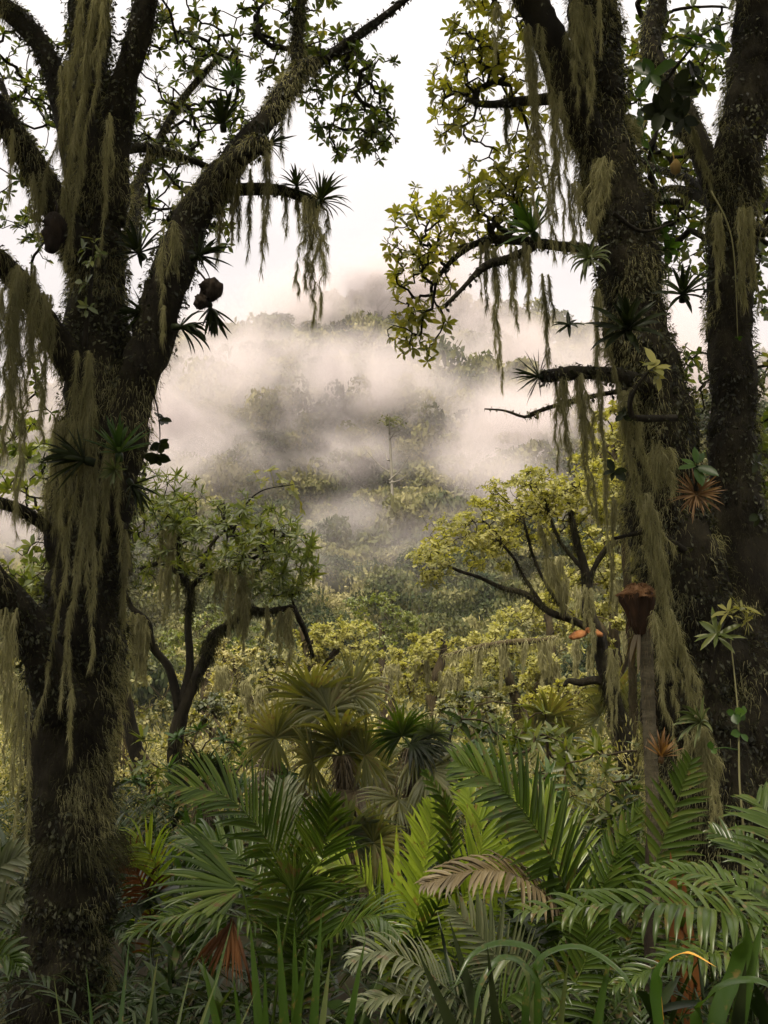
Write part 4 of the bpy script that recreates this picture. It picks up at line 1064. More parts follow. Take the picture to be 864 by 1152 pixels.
d = 12.0
tips = np.concatenate([clumps(484, 634, 26, 24, d - .2, .5, 13, 10, 15), clumps(524, 600, 48, 26, d, .9, 28, 10, 17), clumps(588, 560, 60, 26, d, 1.1, 40, 10, 18), clumps(658, 546, 60, 26, d, 1.1, 38, 10, 18), clumps(705, 575, 36, 36, d + .2, .8, 14, 10, 16), clumps(610, 598, 70, 28, d + .7, .6, 16, 9, 14), clumps(545, 628, 40, 14, d + .5, .5, 3, 10, 9), clumps(660, 605, 40, 30, d + .6, .6, 7, 10, 12)])
b = W(715, 960, d); b[2] = ground_z(b[0], b[1])
mid_tree("umbrella_tree", "flat-topped yellow-green umbrella tree with dark bare branches before the mist", "tree", b, [
    [(718, 990, 11.7), (711, 900, 10.92), (702, 830, 9.75), (684, 770, 8.58), (674, 720, 7.8), (662, 690, 7.02), (657, 640, 5.07), (646, 600, 3.9), (640, 560, 2.34)],
    [(672, 712, 4.68), (645, 698, 4.212), (618, 688, 3.9), (590, 668, 3.432), (566, 662, 2.808), (540, 650, 2.34), (516, 642, 1.716), (500, 634, 1.248)],
    [(612, 684, 2.34), (590, 650, 1.95), (576, 625, 1.716), (552, 600, 1.248)],
    [(640, 694, 2.496), (616, 660, 2.028), (600, 626, 1.716), (588, 580, 1.248)],
    [(662, 668, 3.51), (668, 640, 3.12), (686, 614, 3.12), (708, 602, 2.34), (716, 580, 1.56)],
    [(655, 640, 2.496), (632, 612, 2.028), (620, 585, 1.56), (612, 560, 1.092)],
    [(690, 775, 5.46), (672, 765, 5.46), (652, 768, 4.68), (640, 766, 3.12), (634, 772, 1.56)],
], tips, .060, M_LEAFU, M_BARK, d, .0019, 5000, 1.2, .46, (6, 9), tilt=(50, 105))

BG = [
    (375, 735, 22, 52, 44, 420, "rounded pale yellow tree beyond the fan palms, lowest point of the skyline", [[(352, 800, 7), (352, 765, 6), (346, 730, 5), (338, 705, 3)], [(352, 770, 5), (370, 745, 4), (385, 720, 3)], [(346, 735, 4), (352, 715, 3), (365, 705, 2)]], M_LEAFU, .12),
    (492, 745, 21, 66, 46, 380, "broad pale yellow tree with a dark crooked trunk beyond the palms", [[(490, 850, 8), (488, 810, 7), (486, 775, 6.5), (496, 745, 5), (500, 725, 3)], [(488, 800, 5), (506, 775, 4), (520, 760, 3)]], M_LEAFU, .12),
    (575, 742, 19, 70, 46, 360, "loose yellow-green tree below the umbrella tree, draped with moss strands", [[(590, 860, 8), (585, 810, 7), (575, 770, 5), (565, 740, 4)], [(585, 800, 5), (610, 765, 4), (625, 740, 3)]], M_LEAFU, .11),
    (280, 760, 19, 62, 52, 330, "olive tree thicket crown between the forked tree and the rounded pale tree", [[(290, 860, 8), (285, 815, 7), (275, 775, 5), (262, 745, 4)], [(284, 800, 5), (305, 770, 4)]], M_UNDER, .11),
    (690, 660, 16, 70, 90, 420, "light green tree standing behind the umbrella tree", [[(700, 880, 9), (698, 800, 8), (692, 730, 6), (690, 660, 4)], [(696, 760, 5), (720, 700, 4), (735, 650, 3)], [(694, 740, 5), (665, 690, 4)]], M_LEAFU, .11),
    (690, 500, 13, 50, 46, 150, "light leafy treetop seen between moss ropes beside the right trunk", [[(712, 900, 6), (712, 760, 5), (705, 640, 5), (698, 560, 4), (690, 500, 3)]], M_LEAFU, .10),
    (850, 560, 11, 45, 160, 240, "light green tree behind the second right stem at the picture edge", [[(870, 960, 9), (868, 800, 8), (862, 660, 6), (855, 520, 4)]], M_LEAFM, .11),
    (40, 760, 15, 70, 80, 260, "olive tree behind the foot of the left great tree", [[(40, 920, 9), (42, 840, 8), (36, 780, 6), (30, 730, 4)], [(40, 820, 5), (65, 780, 4), (75, 740, 3)]], M_UNDER, .11),
    (130, 770, 17, 60, 70, 220, "yellowish tree between the left great tree and the forked tree", [[(140, 880, 8), (138, 820, 7), (130, 770, 5), (120, 730, 4)]], M_UNDER, .11),
    (790, 740, 12, 60, 70, 160, "shaded green tree behind the right great tree and the palm stem", [[(790, 900, 8), (785, 820, 7), (780, 760, 5), (775, 700, 4)]], M_LEAFM, .11),
    (440, 772, 26, 60, 36, 260, "low pale tree seen over the dark-leaved fan palm", [[(440, 850, 6), (440, 800, 5), (436, 770, 4)]], M_LEAFU, .12),
    (330, 770, 27, 50, 34, 220, "distant yellow tree just above the largest fan palm", [[(330, 850, 6), (330, 800, 5), (326, 770, 4)]], M_UNDER, .12),
    (535, 800, 15, 46, 34, 240, "rounded olive bush-like tree behind the low mossy bough", [[(535, 880, 6), (533, 830, 5), (536, 800, 4)]], M_UNDER, .10),
    (640, 790, 16, 50, 44, 240, "yellow-green tree right behind the umbrella tree's lower trunk", [[(640, 900, 6), (642, 830, 5), (638, 790, 4)]], M_LEAFU, .10),
    (240, 820, 14, 46, 40, 220, "olive tree close behind the forked tree's trunk", [[(240, 900, 6), (238, 850, 5), (240, 820, 4)]], M_UNDER, .10),
    (620, 690, 28, 60, 36, 260, "pale tree on the valley rise seen through the umbrella tree", [[(620, 800, 6), (620, 730, 5), (616, 690, 4)]], M_LEAFU, .13),
    (430, 700, 34, 60, 36, 240, "hazy tree at the foot of the mountain above the broad pale tree", [[(430, 800, 5), (430, 740, 4), (430, 700, 3)]], M_LEAFM, .14),
    (230, 720, 30, 60, 40, 240, "hazy tree at the foot of the mountain behind the forked tree", [[(230, 800, 5), (230, 750, 4), (230, 720, 3)]], M_LEAFM, .14),
]
for px, py, d, rx, ry, n, lab, limbs, m, s in BG:
    lo = max(p[1] for L_ in limbs for p in L_)
    b = W(limbs[0][0][0], limbs[0][0][1], d); gz = ground_z(b[0], b[1])
    limbs[0].insert(0, (limbs[0][0][0], limbs[0][0][1] + max(5, (b[2] - gz) * FPX / d), limbs[0][0][2] * 1.15)); b[2] = gz
    k = 10; a = np.arange(k) * .628 + rng.uniform(-.3, .3, k); q = rng.uniform(.35, .75, k)
    cl = [clumps(px + math.cos(a[i]) * q[i] * rx, py - math.sin(a[i]) * q[i] * ry * .9, rx * .42, ry * .40, d + rng.uniform(-.8, .8), .8, max(3, n // k // 7), 15, 9, .5) for i in range(k)]
    mid_tree("forest_tree", lab, "tree", b, limbs, np.concatenate(cl), s * .72, m, M_BARK2, d, .0032, 900, .9, .5, (6, 8), "trees in the middle of the valley")

# distinct trees far up the mountain
def far_tree(px, py, d, rx, h, lab, kind):
    p = W(px, py, d); gz = float(ground_z(p[0], p[1])); e = empty("mountain_tree", [p[0], p[1], gz], lab, "tree", "single trees standing out on the mountain")
    R = PX(rx, d); m_ = MB(); top = p[2]
    tube(m_, smooth_path(np.array([[p[0], d, gz - .5], [p[0] + R * .1, d, (gz + top) / 2], [p[0], d, top]]), 14), np.linspace(R * (.06 if kind == 'bare' else .10), R * .04, 14), 8)
    for k in range(9 if kind == 'bare' else 6):
        a = rng.uniform(0, 6.28); z0 = gz + (top - gz) * rng.uniform(.62, .98)
        q0 = np.array([p[0], d, z0]); q1 = q0 + np.array([math.cos(a) * R * .8, math.sin(a) * R * .8, R * rng.uniform(.3, .9)])
        tube(m_, smooth_path(np.array([q0, (q0 + q1) / 2 + [0, 0, -R * .1], q1]), 8), np.linspace(R * .032, R * .008, 8), 6, cap=False)
    m_.build("trunk", M_PALE, e)
    ml_ = MB(); t = crown_template(9, 160 if kind == 'bare' else 620, .07, .8, int(px), kind == 'flat')
    sc = R * (1.0 if kind != 'bare' else .9)
    ml_.add(t[0] * [sc, sc, sc * (.8 if kind != 'tall' else 1.3)] + [p[0], d, top - sc * .45], t[1])
    ml_.build("crown", far_leaf, e, smooth=False)


M_PALE = bark_mat("pale bare bark", [(.10, .09, .07), (.15, .138, .112), (.20, .185, .155)], 1.2, .3)
far_tree(438, 478, 79, 32, 100, "tall pale-trunked tree on the mountain below the mist", 'bare')
far_tree(404, 384, 150, 30, 40, "flat-topped tree standing out on the upper mountain", 'flat')
far_tree(424, 336, 186, 30, 50, "tall tree on the very summit of the mountain", 'tall')
far_tree(365, 440, 128, 28, 40, "dark dense tree in a gap of the mist", 'dense')
far_tree(322, 362, 172, 26, 40, "wide tree on the ridge left of the flat-topped one", 'dense')
far_tree(470, 630, 66, 30, 40, "feathery tree low on the slope above the pale valley trees", 'dense')

# ---------------------------------------------------------------- undergrowth of the valley floor
def under_template(nl, leaf, seed, squash=.75):
    r = np.random.default_rng(seed); V = []
    nc = 9; a = r.uniform(0, 6.28, nc); q = r.uniform(.1, .75, nc)
    c = np.stack([np.cos(a) * q, np.sin(a) * q, r.uniform(.25, .95, nc) * squash], -1); rad = r.uniform(.2, .38, nc)
    k = r.integers(0, nc, nl); dd = r.normal(size=(nl, 3)); dd /= np.linalg.norm(dd, axis=1, keepdims=True)
    P = c[k] + dd * (rad[k] * r.uniform(.5, 1.1, nl))[:, None]
    mbx = MB(); global rng
    keep = rng; rng = r
    blades(mbx, P, nrm(dd + .6 * r.normal(size=(nl, 3)) + [0, 0, .15]), leaf * r.uniform(.6, 1.5, nl), leaf * .42 * r.uniform(.8, 1.3, nl), up=r.normal(size=(nl, 3)), droop=.8, nseg=2, fold=.15, prof='oval')
    rng = keep
    return mbx.v[0].astype(float), mbx.q[0]


T_UN = [under_template(900, .052, 300 + s) for s in range(6)]
T_UF = [under_template(420, .09, 320 + s) for s in range(4)]
mb = MB()
for y0, y1, sp, tpl, smn, smx in ((9.5, 20, 1.0, T_UN, .6, 1.15), (20, 34, 1.35, T_UN, .8, 1.5), (34, 58, 2.0, T_UF, 1.2, 2.2)):
    pts = []
    for y in np.arange(y0, y1, sp * .8):
        hw = .42 * y + 4; x = np.arange(-hw, hw, sp)
        pts.append(np.stack([x + rng.uniform(-.5, .5, len(x)) * sp, y + rng.uniform(-.5, .5, len(x)) * sp], -1))
    pts = np.concatenate(pts); which = rng.integers(0, len(tpl), len(pts))
    for w in range(len(tpl)):
        p = pts[which == w]
        place(mb, tpl[w][0], tpl[w][1], spin(len(p), smn, smx, (.6, 1.9)), np.stack([p[:, 0], p[:, 1], ground_z(p[:, 0], p[:, 1]) - .15], -1))
tag(mb.build("undergrowth", M_UNDER), "dense olive undergrowth filling the valley floor behind the palms", "undergrowth", kind="stuff")

# moss strands in the middle distance
GM = "moss hanging from the middle distance trees"
for px, py, dd, Ln, w, kw, lab in [
    (189, 590, 10.1, 58, 22, dict(n=3), "moss tuft in the leafy top of the small forked tree"),
    (186, 640, 10.2, 60, 14, dict(n=2), "narrow moss strand under the leafy top of the small forked tree"),
    (200, 645, 10.2, 48, 9, dict(n=1), "thin moss strand on the inner stem of the small forked tree"),
    (247, 640, 10.2, 46, 16, dict(n=2), "shorter moss strand on the side branch of the small forked tree"),
    (268, 642, 10.2, 88, 26, dict(n=3), "long dark moss strand in the middle of the forked tree's side branch"),
    (283, 640, 10.2, 50, 10, dict(n=1), "thin moss strand at the end of the forked tree's side branch"),
    (304, 684, 10.3, 40, 12, dict(n=2), "short moss strand on the forked tree's mossy level limb"),
    (322, 686, 10.3, 78, 26, dict(n=3), "wide moss curtain at the end of the forked tree's level limb"),
    (150, 690, 10.4, 90, 26, dict(n=3), "moss curtain under the outer fork of the small tree"),
    (162, 700, 10.4, 70, 18, dict(n=2), "moss strand beside the bent sapling"),
    (608, 590, 11.7, 60, 13, dict(n=2, curve=([0, 1], [0, 12])), "dark moss strand high inside the umbrella tree"),
    (625, 628, 11.7, 76, 26, dict(n=3, curve=([0, 1], [0, 16])), "heavy dark moss strand in the middle of the umbrella tree"),
    (662, 660, 11.7, 60, 12, dict(n=2), "moss strand on the trunk of the umbrella tree"),
    (690, 730, 11.7, 90, 14, dict(n=2), "long moss strand on the lower trunk of the umbrella tree"),
    (566, 722, 17.5, 62, 11, dict(n=2), "longest moss strand on the mossy horizontal bough in the valley"),
    (610, 722, 17.5, 52, 16, dict(n=2), "broad moss strand at the end of the horizontal bough in the valley"),
    (540, 730, 17.5, 44, 10, dict(n=1), "moss strand near the start of the horizontal bough in the valley"),
    (590, 722, 17.5, 34, 10, dict(n=1), "short moss strand in the middle of the horizontal bough in the valley"),
    (520, 806, 16.5, 34, 14, dict(n=2), "moss fringe under the low mossy bough beyond the palms"),
    (548, 806, 16.5, 40, 12, dict(n=2), "moss tail at the end of the low mossy bough beyond the palms"),
    (18, 760, 9, 120, 20, dict(n=2), "moss strand behind the left great tree near the ground"),
    (668, 700, 11.6, 46, 10, dict(n=1), "short moss strand below the bracket fungi"),
]:
    beard(px, py, dd, Ln, w, label=lab, mat=M_MOSS, group=GM, dens=.8, **kw)
for k in range(30):
    px, py, dd = [(rng.uniform(430, 520), rng.uniform(735, 770), 20.2), (rng.uniform(530, 630), rng.uniform(735, 775), 18.2), (rng.uniform(240, 330), rng.uniform(745, 790), 18.2), (rng.uniform(345, 405), rng.uniform(735, 760), 21.2), (rng.uniform(640, 720), rng.uniform(650, 740), 15.2)][k % 5]
    beard(px, py, dd, rng.uniform(26, 62), rng.uniform(9, 18), label="pale moss strand hanging in the yellow trees of the valley", mat=M_MOSS, group="pale moss strands in the valley trees", dens=.8, n=3)
for pts, lab in (([(500, 738, 2), (530, 730, 3), (570, 723, 3.5), (612, 720, 3), (628, 716, 2)], "mossy horizontal bough spanning the yellow valley trees"), ([(470, 806, 2), (500, 803, 4), (530, 802, 5), (560, 806, 3)], "low mossy bough beyond the fan palms")):
    dd = 17.5 if pts[0][1] < 780 else 16.5
    G = Limbs(); m_ = MB(); G.limb(m_, pts, 10, .2, 9, dd, ls=6.); 
    e = empty("mossy_bough", W(pts[0][0], pts[0][1], dd), lab, "bough")
    m_.build("bark", M_BARK2, e); m_ = MB(); G.fuzz(m_, 900, .12, .005, thr=-1); m_.build("moss", M_MOSS, e, smooth=False)

# ---------------------------------------------------------------- fan palms
def fan_palm(label, base, crown, fans, d, mat, rad=9, name="fan_palm", group="fan palms", drym=None, seg=38):
    b = W(base[0], base[1], d); gz = float(ground_z(b[0], b[1])); e = empty(name, [b[0], b[1], gz], label, "palm", group)
    c = W(crown[0], crown[1], d); m_ = MB()
    P = smooth_path(np.array([[b[0], b[1], gz - .1], (np.array([b[0], b[1], gz]) + c) / 2 + [.03, 0, 0], c]), 24)
    tube(m_, P, np.linspace(PX(rad * 1.2, d), PX(rad, d), 24), 12, .12, 14)
    m_.build("trunk", M_BARK2, e)
    m_ = MB(); i = rng.integers(8, 24, 700)
    a = rng.uniform(0, 6.28, 700)
    hairs(m_, P[i] + np.stack([np.cos(a), np.sin(a), 0 * a], -1) * PX(rad, d), np.stack([np.cos(a), np.sin(a), -1.2 + 0 * a], -1), rng.uniform(.05, .22, 700), .004, .4)
    m_.build("fibre", M_DRY, e, smooth=False)
    for (px, py, R, D, n, spread, droop, *mm) in fans:
        m_ = MB(); dd = d + rng.uniform(-.25, .15)
        fan(m_, W(px, py, dd), D, n, PX(R * 1.3, dd), seg, spread, droop, .085, c)
        m_.build("frond", mm[0] if mm else mat, e)
    return e


V = (0, -1, .25)
fan_palm("largest fan palm in the middle of the scene with starburst leaves", (396, 1000), (384, 850), [
    (350, 788, 50, (-.2, -.3, 1), V, 320, .9), (396, 782, 46, (.6, -.2, .7), (0, -.8, .7), 200, 1.2), (310, 830, 44, (-.7, -.4, .5), V, 300, .8),
    (382, 836, 56, (.05, -.5, .8), V, 290, .7), (426, 872, 44, (.5, -.6, -.3), V, 240, 1.2), (322, 872, 44, (-.5, -.5, -.4), V, 200, 1.6, M_DRY),
    (352, 858, 44, (-.4, -.7, .1), V, 250, 1.0), (410, 850, 48, (.5, -.5, .3), V, 250, .9), (400, 890, 40, (.1, -.7, -.6), V, 200, 1.2, M_DRY), (370, 800, 44, (0, .4, 1), V, 260, .9)], 9.0, M_FAN)
fan_palm("dark-leaved fan palm drooping beside the largest fan palm", (470, 1000), (462, 842), [
    (462, 836, 46, (.9, -.4, .1), (.2, -.6, .7), 150, 1.1, M_BROM), (452, 828, 36, (-.3, -.3, .8), V, 240, .8, M_PALM), (470, 846, 54, (.7, -.6, -.4), (.2, -.6, .7), 150, 1.0),
    (448, 900, 44, (-.1, -.7, -.5), V, 220, 1.2), (482, 866, 50, (.6, -.5, -.5), V, 160, 1.1), (486, 826, 22, (.2, -.4, .8), V, 240, .8, M_STRAPP)], 8.6, M_FAN, 8)
fan_palm("pale small fan palm far behind the large feather frond", (616, 880), (616, 825), [
    (617, 808, 38, (.1, -.4, 1), V, 320, .7), (600, 828, 30, (-.8, -.4, .2), V, 240, .9), (636, 828, 30, (.8, -.4, .2), V, 240, .9), (612, 840, 30, (0, -.6, -.6), V, 200, 1.0)], 13.0, M_FAN, 5)
fan_palm("low shaded fan palm under the dark feather fronds", (392, 1040), (394, 960), [
    (392, 938, 50, (0, -.4, 1), V, 300, .7, M_PALMG), (420, 948, 44, (.7, -.4, .5), V, 240, .8), (366, 956, 40, (-.7, -.4, .5), V, 240, .9)], 7.4, M_FAN, 7)
fan_palm("small black-looking fan palm before the forked tree", (232, 930), (230, 880), [
    (228, 868, 28, (-.1, -.3, 1), V, 250, .5, M_BROM), (248, 876, 24, (.8, -.4, .4), V, 200, .8, M_BROM), (214, 878, 24, (-.8, -.4, .4), V, 200, .8, M_BROM)], 8.2, M_BROM, 5)
fan_palm("dim fan palm in the thicket between umbrella tree and cone-topped stem", (690, 900), (692, 800), [
    (690, 782, 34, (0, -.3, 1), V, 300, .8), (710, 800, 34, (.8, -.4, .2), V, 240, .9), (674, 806, 30, (-.8, -.4, .1), V, 240, 1.0)], 14.0, M_FAN, 5)

# leafy shrubs along the near edge of the thicket
for px, py, dd, s_, n in ((215, 870, 9.6, .5, 26), (275, 905, 8.8, .45, 24), (520, 860, 9.4, .5, 26), (570, 840, 10.5, .55, 28), (640, 880, 9.2, .5, 26), (150, 880, 9.8, .5, 24), (445, 890, 9.8, .45, 24), (600, 870, 8.6, .4, 22), (560, 890, 8.0, .4, 20), (690, 880, 8.4, .45, 24)):
    c = W(px, py, dd); gz = float(ground_z(c[0], c[1])); e = empty("shrub", [c[0], c[1], gz], "knee-high green shrub at the near edge of the olive thicket", "shrub", "green shrubs along the thicket edge")
    tp = c + randdir(n) * [s_, s_, s_ * .8]; tp[:, 2] = np.maximum(tp[:, 2], gz + .15)
    mt = MB(); dr = grow(mt, [np.array([c[0], c[1], gz + z]) for z in np.linspace(0, max(.2, c[2] - gz), 6)], tp, .004, .4, .15); mt.build("twig_sprays", M_BARK2, e)
    ml_ = MB(); rosettes(ml_, tp, up_dirs(dr, .9), .15 * rng.uniform(.7, 1.2, n), (7, 11), (40, 105), .28, prof='lance'); ml_.build("foliage", [M_LEAFM, M_PALM, M_BROMG][int(px) % 3], e)
# ---------------------------------------------------------------- palms and ferns of the foreground
def plant(label, base, name="feather_palm", cat="palm", group=None):
    b = W(*base); gz = float(ground_z(b[0], b[1]))
    return empty(name, [b[0], b[1], gz], label, cat, group)


def fr(e, pts, nl, Lpx, wpx, mat, label=None, **kw):
    m_ = MB(); d = pts[-1][2]
    # carry the stalk down to the crown of the plant
    K = np.array([W(*p) for p in pts]); root = np.array(e.location) + [0, 0, .12]
    if np.linalg.norm(K[0] - root) > .15:
        K = np.vstack([root, K])
    frond(m_, K, nl, PX(Lpx, d), PX(wpx, d), px=False, **kw)
    o = m_.build("frond", mat, e)
    if label:
        o["label"] = label
    return o


GP = "feather palms in the foreground"
A = plant("dark feather palm with a comb-like arching frond, in front of the fan palms", (335, 1200, 5.2), group=GP)
fr(A, [(338, 1090, 5.2), (326, 1010, 5.15), (300, 945, 5.0), (256, 898, 4.9), (192, 882, 4.8)], 60, 88, 6, M_PALM, up=(.5, -.8, .5), ang=52, droop=.35, sidew=(1, .9))
fr(A, [(342, 1090, 5.2), (350, 1020, 5.2), (366, 950, 5.1), (372, 896, 5.0)], 48, 76, 6, M_PALM, up=(-.1, -.8, .3), ang=48, droop=.4)
fr(A, [(335, 1090, 5.2), (310, 1050, 5.0), (250, 1028, 4.8), (190, 1032, 4.7), (138, 1056, 4.65)], 46, 50, 5, M_PALM, up=(0, -.3, 1), ang=60, droop=.8)
fr(A, [(345, 1090, 5.2), (380, 1050, 5.1), (420, 1030, 5.0), (450, 1050, 4.9)], 40, 60, 6, M_PALM, up=(0, -.4, 1), ang=60, droop=.8)
fr(A, [(330, 1090, 5.3), (300, 1000, 5.4), (250, 950, 5.5), (200, 940, 5.6)], 44, 64, 6, M_PALM, up=(.2, -.6, .8), ang=55, droop=.5)
fr(A, [(340, 1090, 5.3), (330, 1000, 5.5), (316, 930, 5.6), (318, 880, 5.7)], 44, 60, 6, M_PALMG, up=(0, -1, .3), ang=50, droop=.5)

B = plant("bright yellow-green feather palm between the dark feather palm and the big frond", (445, 1200, 5.4), group=GP)
fr(B, [(448, 1100, 5.4), (438, 1045, 5.35), (408, 990, 5.25), (376, 970, 5.2), (346, 970, 5.2)], 44, 46, 6, M_PALMB, up=(.3, -.6, .8), ang=58, droop=.4)
fr(B, [(455, 1100, 5.4), (470, 1020, 5.4), (482, 950, 5.4), (490, 905, 5.4)], 44, 54, 6, M_PALMB, up=(0, -1, .3), ang=50, droop=.35)
fr(B, [(460, 1100, 5.5), (520, 1010, 5.6), (542, 940, 5.7), (520, 880, 5.8)], 48, 62, 6, M_PALMB, up=(.4, -1, .2), ang=52, droop=.4)
fr(B, [(460, 1100, 5.6), (560, 1020, 5.9), (585, 950, 6.0), (580, 905, 6.1)], 48, 56, 6, M_PALMB, up=(0, -1, .2), ang=52, droop=.4)
fr(B, [(450, 1100, 5.4), (500, 1000, 5.3), (505, 920, 5.25), (478, 866, 5.2)], 46, 50, 6, M_PALM, up=(.6, -.8, .2), ang=50, droop=.4, sidew=(.4, 1))

D_ = plant("big dark green feather palm whose longest frond points up towards the fan palms", (650, 1190, 5.6), group=GP)
fr(D_, [(652, 1090, 5.6), (636, 1005, 5.5), (604, 935, 5.35), (562, 886, 5.25), (510, 856, 5.2)], 50, 86, 10, M_PALM, up=(.35, -.8, .6), ang=62, droop=.25, lift=.1, rr=.01)
fr(D_, [(690, 1100, 5.6), (722, 1020, 5.5), (748, 940, 5.45), (779, 852, 5.4)], 46, 62, 8, M_PALMT, up=(-.1, -1, .25), ang=70, droop=.3, rr=.008)
fr(D_, [(655, 1090, 5.6), (676, 1010, 5.5), (694, 960, 5.5), (722, 905, 5.45)], 44, 44, 7, M_PALM, up=(-.8, -.6, .3), ang=55, droop=.2)
fr(D_, [(650, 1090, 5.5), (622, 1020, 5.35), (580, 985, 5.2), (530, 980, 5.1), (474, 996, 5.05)], 46, 60, 8, M_DRY, "withered brown drooping frond", up=(0, -.5, 1), ang=62, droop=1.3)
fr(D_, [(660, 1090, 5.7), (640, 990, 5.9), (620, 930, 6.0), (590, 890, 6.1)], 44, 60, 7, M_PALMB, up=(.2, -.9, .3), ang=55, droop=.3)

E_ = plant("fern-green palm at the right edge with a level frond of hanging leaflets", (905, 1150, 4.2), group=GP)
fr(E_, [(900, 1075, 4.2), (850, 1040, 4.15), (780, 1020, 4.1), (690, 1018, 4.05), (578, 1026, 4.0)], 40, 72, 11, M_PALMT, up=(0, -.35, 1), ang=70, droop=1.5, lift=.25)
fr(E_, [(905, 1075, 4.3), (900, 1000, 4.5), (880, 940, 4.6), (850, 900, 4.7)], 30, 90, 8, M_PALMT, up=(.3, -.9, .3), ang=75, droop=.4)
fr(E_, [(905, 1080, 4.2), (850, 1010, 4.4), (790, 985, 4.5), (720, 975, 4.6)], 40, 46, 8, M_PALMT, up=(0, -.4, 1), ang=65, droop=.9)
fr(E_, [(905, 1090, 4.1), (840, 1070, 4.0), (760, 1080, 3.9), (690, 1110, 3.85)], 40, 50, 8, M_PALM, up=(0, -.4, 1), ang=65, droop=.9)
fr(E_, [(905, 1090, 4.4), (880, 1020, 4.8), (840, 960, 5.0), (800, 935, 5.1)], 36, 50, 7, M_PALM, up=(.2, -.8, .6), ang=60, droop=.5)

H_ = plant("silvery grey-green feather palm low in front of the withered brown frond", (560, 1260, 4.6), group=GP)
fr(H_, [(605, 1170, 4.6), (582, 1115, 4.55), (550, 1065, 4.5), (506, 1018, 4.45)], 48, 66, 6, M_PALMG, up=(.3, -.9, .5), ang=58, droop=.35)
fr(H_, [(560, 1180, 4.6), (500, 1110, 4.5), (440, 1072, 4.4), (392, 1080, 4.35)], 46, 56, 6, M_PALMG, up=(.2, -.5, 1), ang=60, droop=.9)
fr(H_, [(560, 1190, 4.6), (520, 1150, 4.5), (460, 1120, 4.4), (395, 1130, 4.3)], 44, 50, 6, M_PALMG, up=(.1, -.5, 1), ang=60, droop=.9)
fr(H_, [(600, 1180, 4.6), (650, 1100, 4.6), (660, 1060, 4.6), (640, 1010, 4.6)], 40, 52, 6, M_PALM, up=(0, -1, .3), ang=58, droop=.5)
fr(H_, [(590, 1190, 4.5), (560, 1140, 4.3), (600, 1110, 4.2), (660, 1120, 4.1)], 36, 46, 6, M_PALM, up=(0, -.6, .8), ang=58, droop=.7)

L_ = plant("pale blue-green palm leaves at the left edge beside the trunk foot", (-40, 1180, 5.0), group=GP)
fr(L_, [(-50, 1080, 5.0), (-30, 1010, 4.95), (0, 975, 4.9), (26, 962, 4.9)], 26, 44, 9, M_PALMG, up=(.4, -.9, .5), ang=55, droop=.6)
fr(L_, [(-50, 1090, 5.0), (-30, 1050, 4.9), (0, 1020, 4.85), (24, 1010, 4.8)], 26, 44, 9, M_PALMG, up=(.4, -.9, .5), ang=55, droop=.7)
fr(L_, [(-50, 1100, 5.0), (-20, 1085, 4.8), (6, 1075, 4.75), (22, 1090, 4.7)], 26, 40, 9, M_PALM, up=(.2, -.8, .6), ang=55, droop=.8)

Y_ = plant("yellow-brown small feather palm between the left trunk and the bent sapling", (165, 1120, 6.2), group=GP)
fr(Y_, [(170, 1040, 6.2), (160, 995, 6.15), (140, 968, 6.1), (116, 985, 6.05)], 36, 44, 4, M_RUST, "orange-brown dying frond", up=(.2, -.7, .7), ang=55, droop=.9)
fr(Y_, [(172, 1040, 6.2), (178, 985, 6.2), (160, 950, 6.15), (132, 960, 6.1)], 36, 46, 4, M_PALMB, up=(.2, -.8, .6), ang=50, droop=.9)
fr(Y_, [(175, 1040, 6.2), (200, 1000, 6.2), (230, 985, 6.1), (262, 1000, 6.0)], 36, 44, 4, M_PALM, up=(0, -.5, 1), ang=55, droop=.8)

# a low fan leaf and a dead orange one
e = plant("low fan palm with a leaf of narrow fingers pointing to the left trunk", (300, 1190, 4.9), "fan_palm", "palm", "fan palms")
c = np.array(e.location) + [0, 0, .25]
for (px, py, D, n, R, sp, dr, m, lab) in ((272, 1000, (-1, -.2, .05), (0, -.9, .6), 108, 110, .55, M_PALM, None), (262, 1036, (-.25, -.3, -1), (0, -1, .1), 62, 70, .3, M_RUST, "dead rust-orange folded leaf"), (330, 1005, (.3, -.3, .8), (0, -1, .3), 70, 120, .6, M_PALM, None)):
    m_ = MB(); fan(m_, W(px, py, 4.85), D, n, PX(R, 4.85), 22, sp, dr, .06, c); o = m_.build("frond", m, e)
    if lab:
        o["label"] = lab


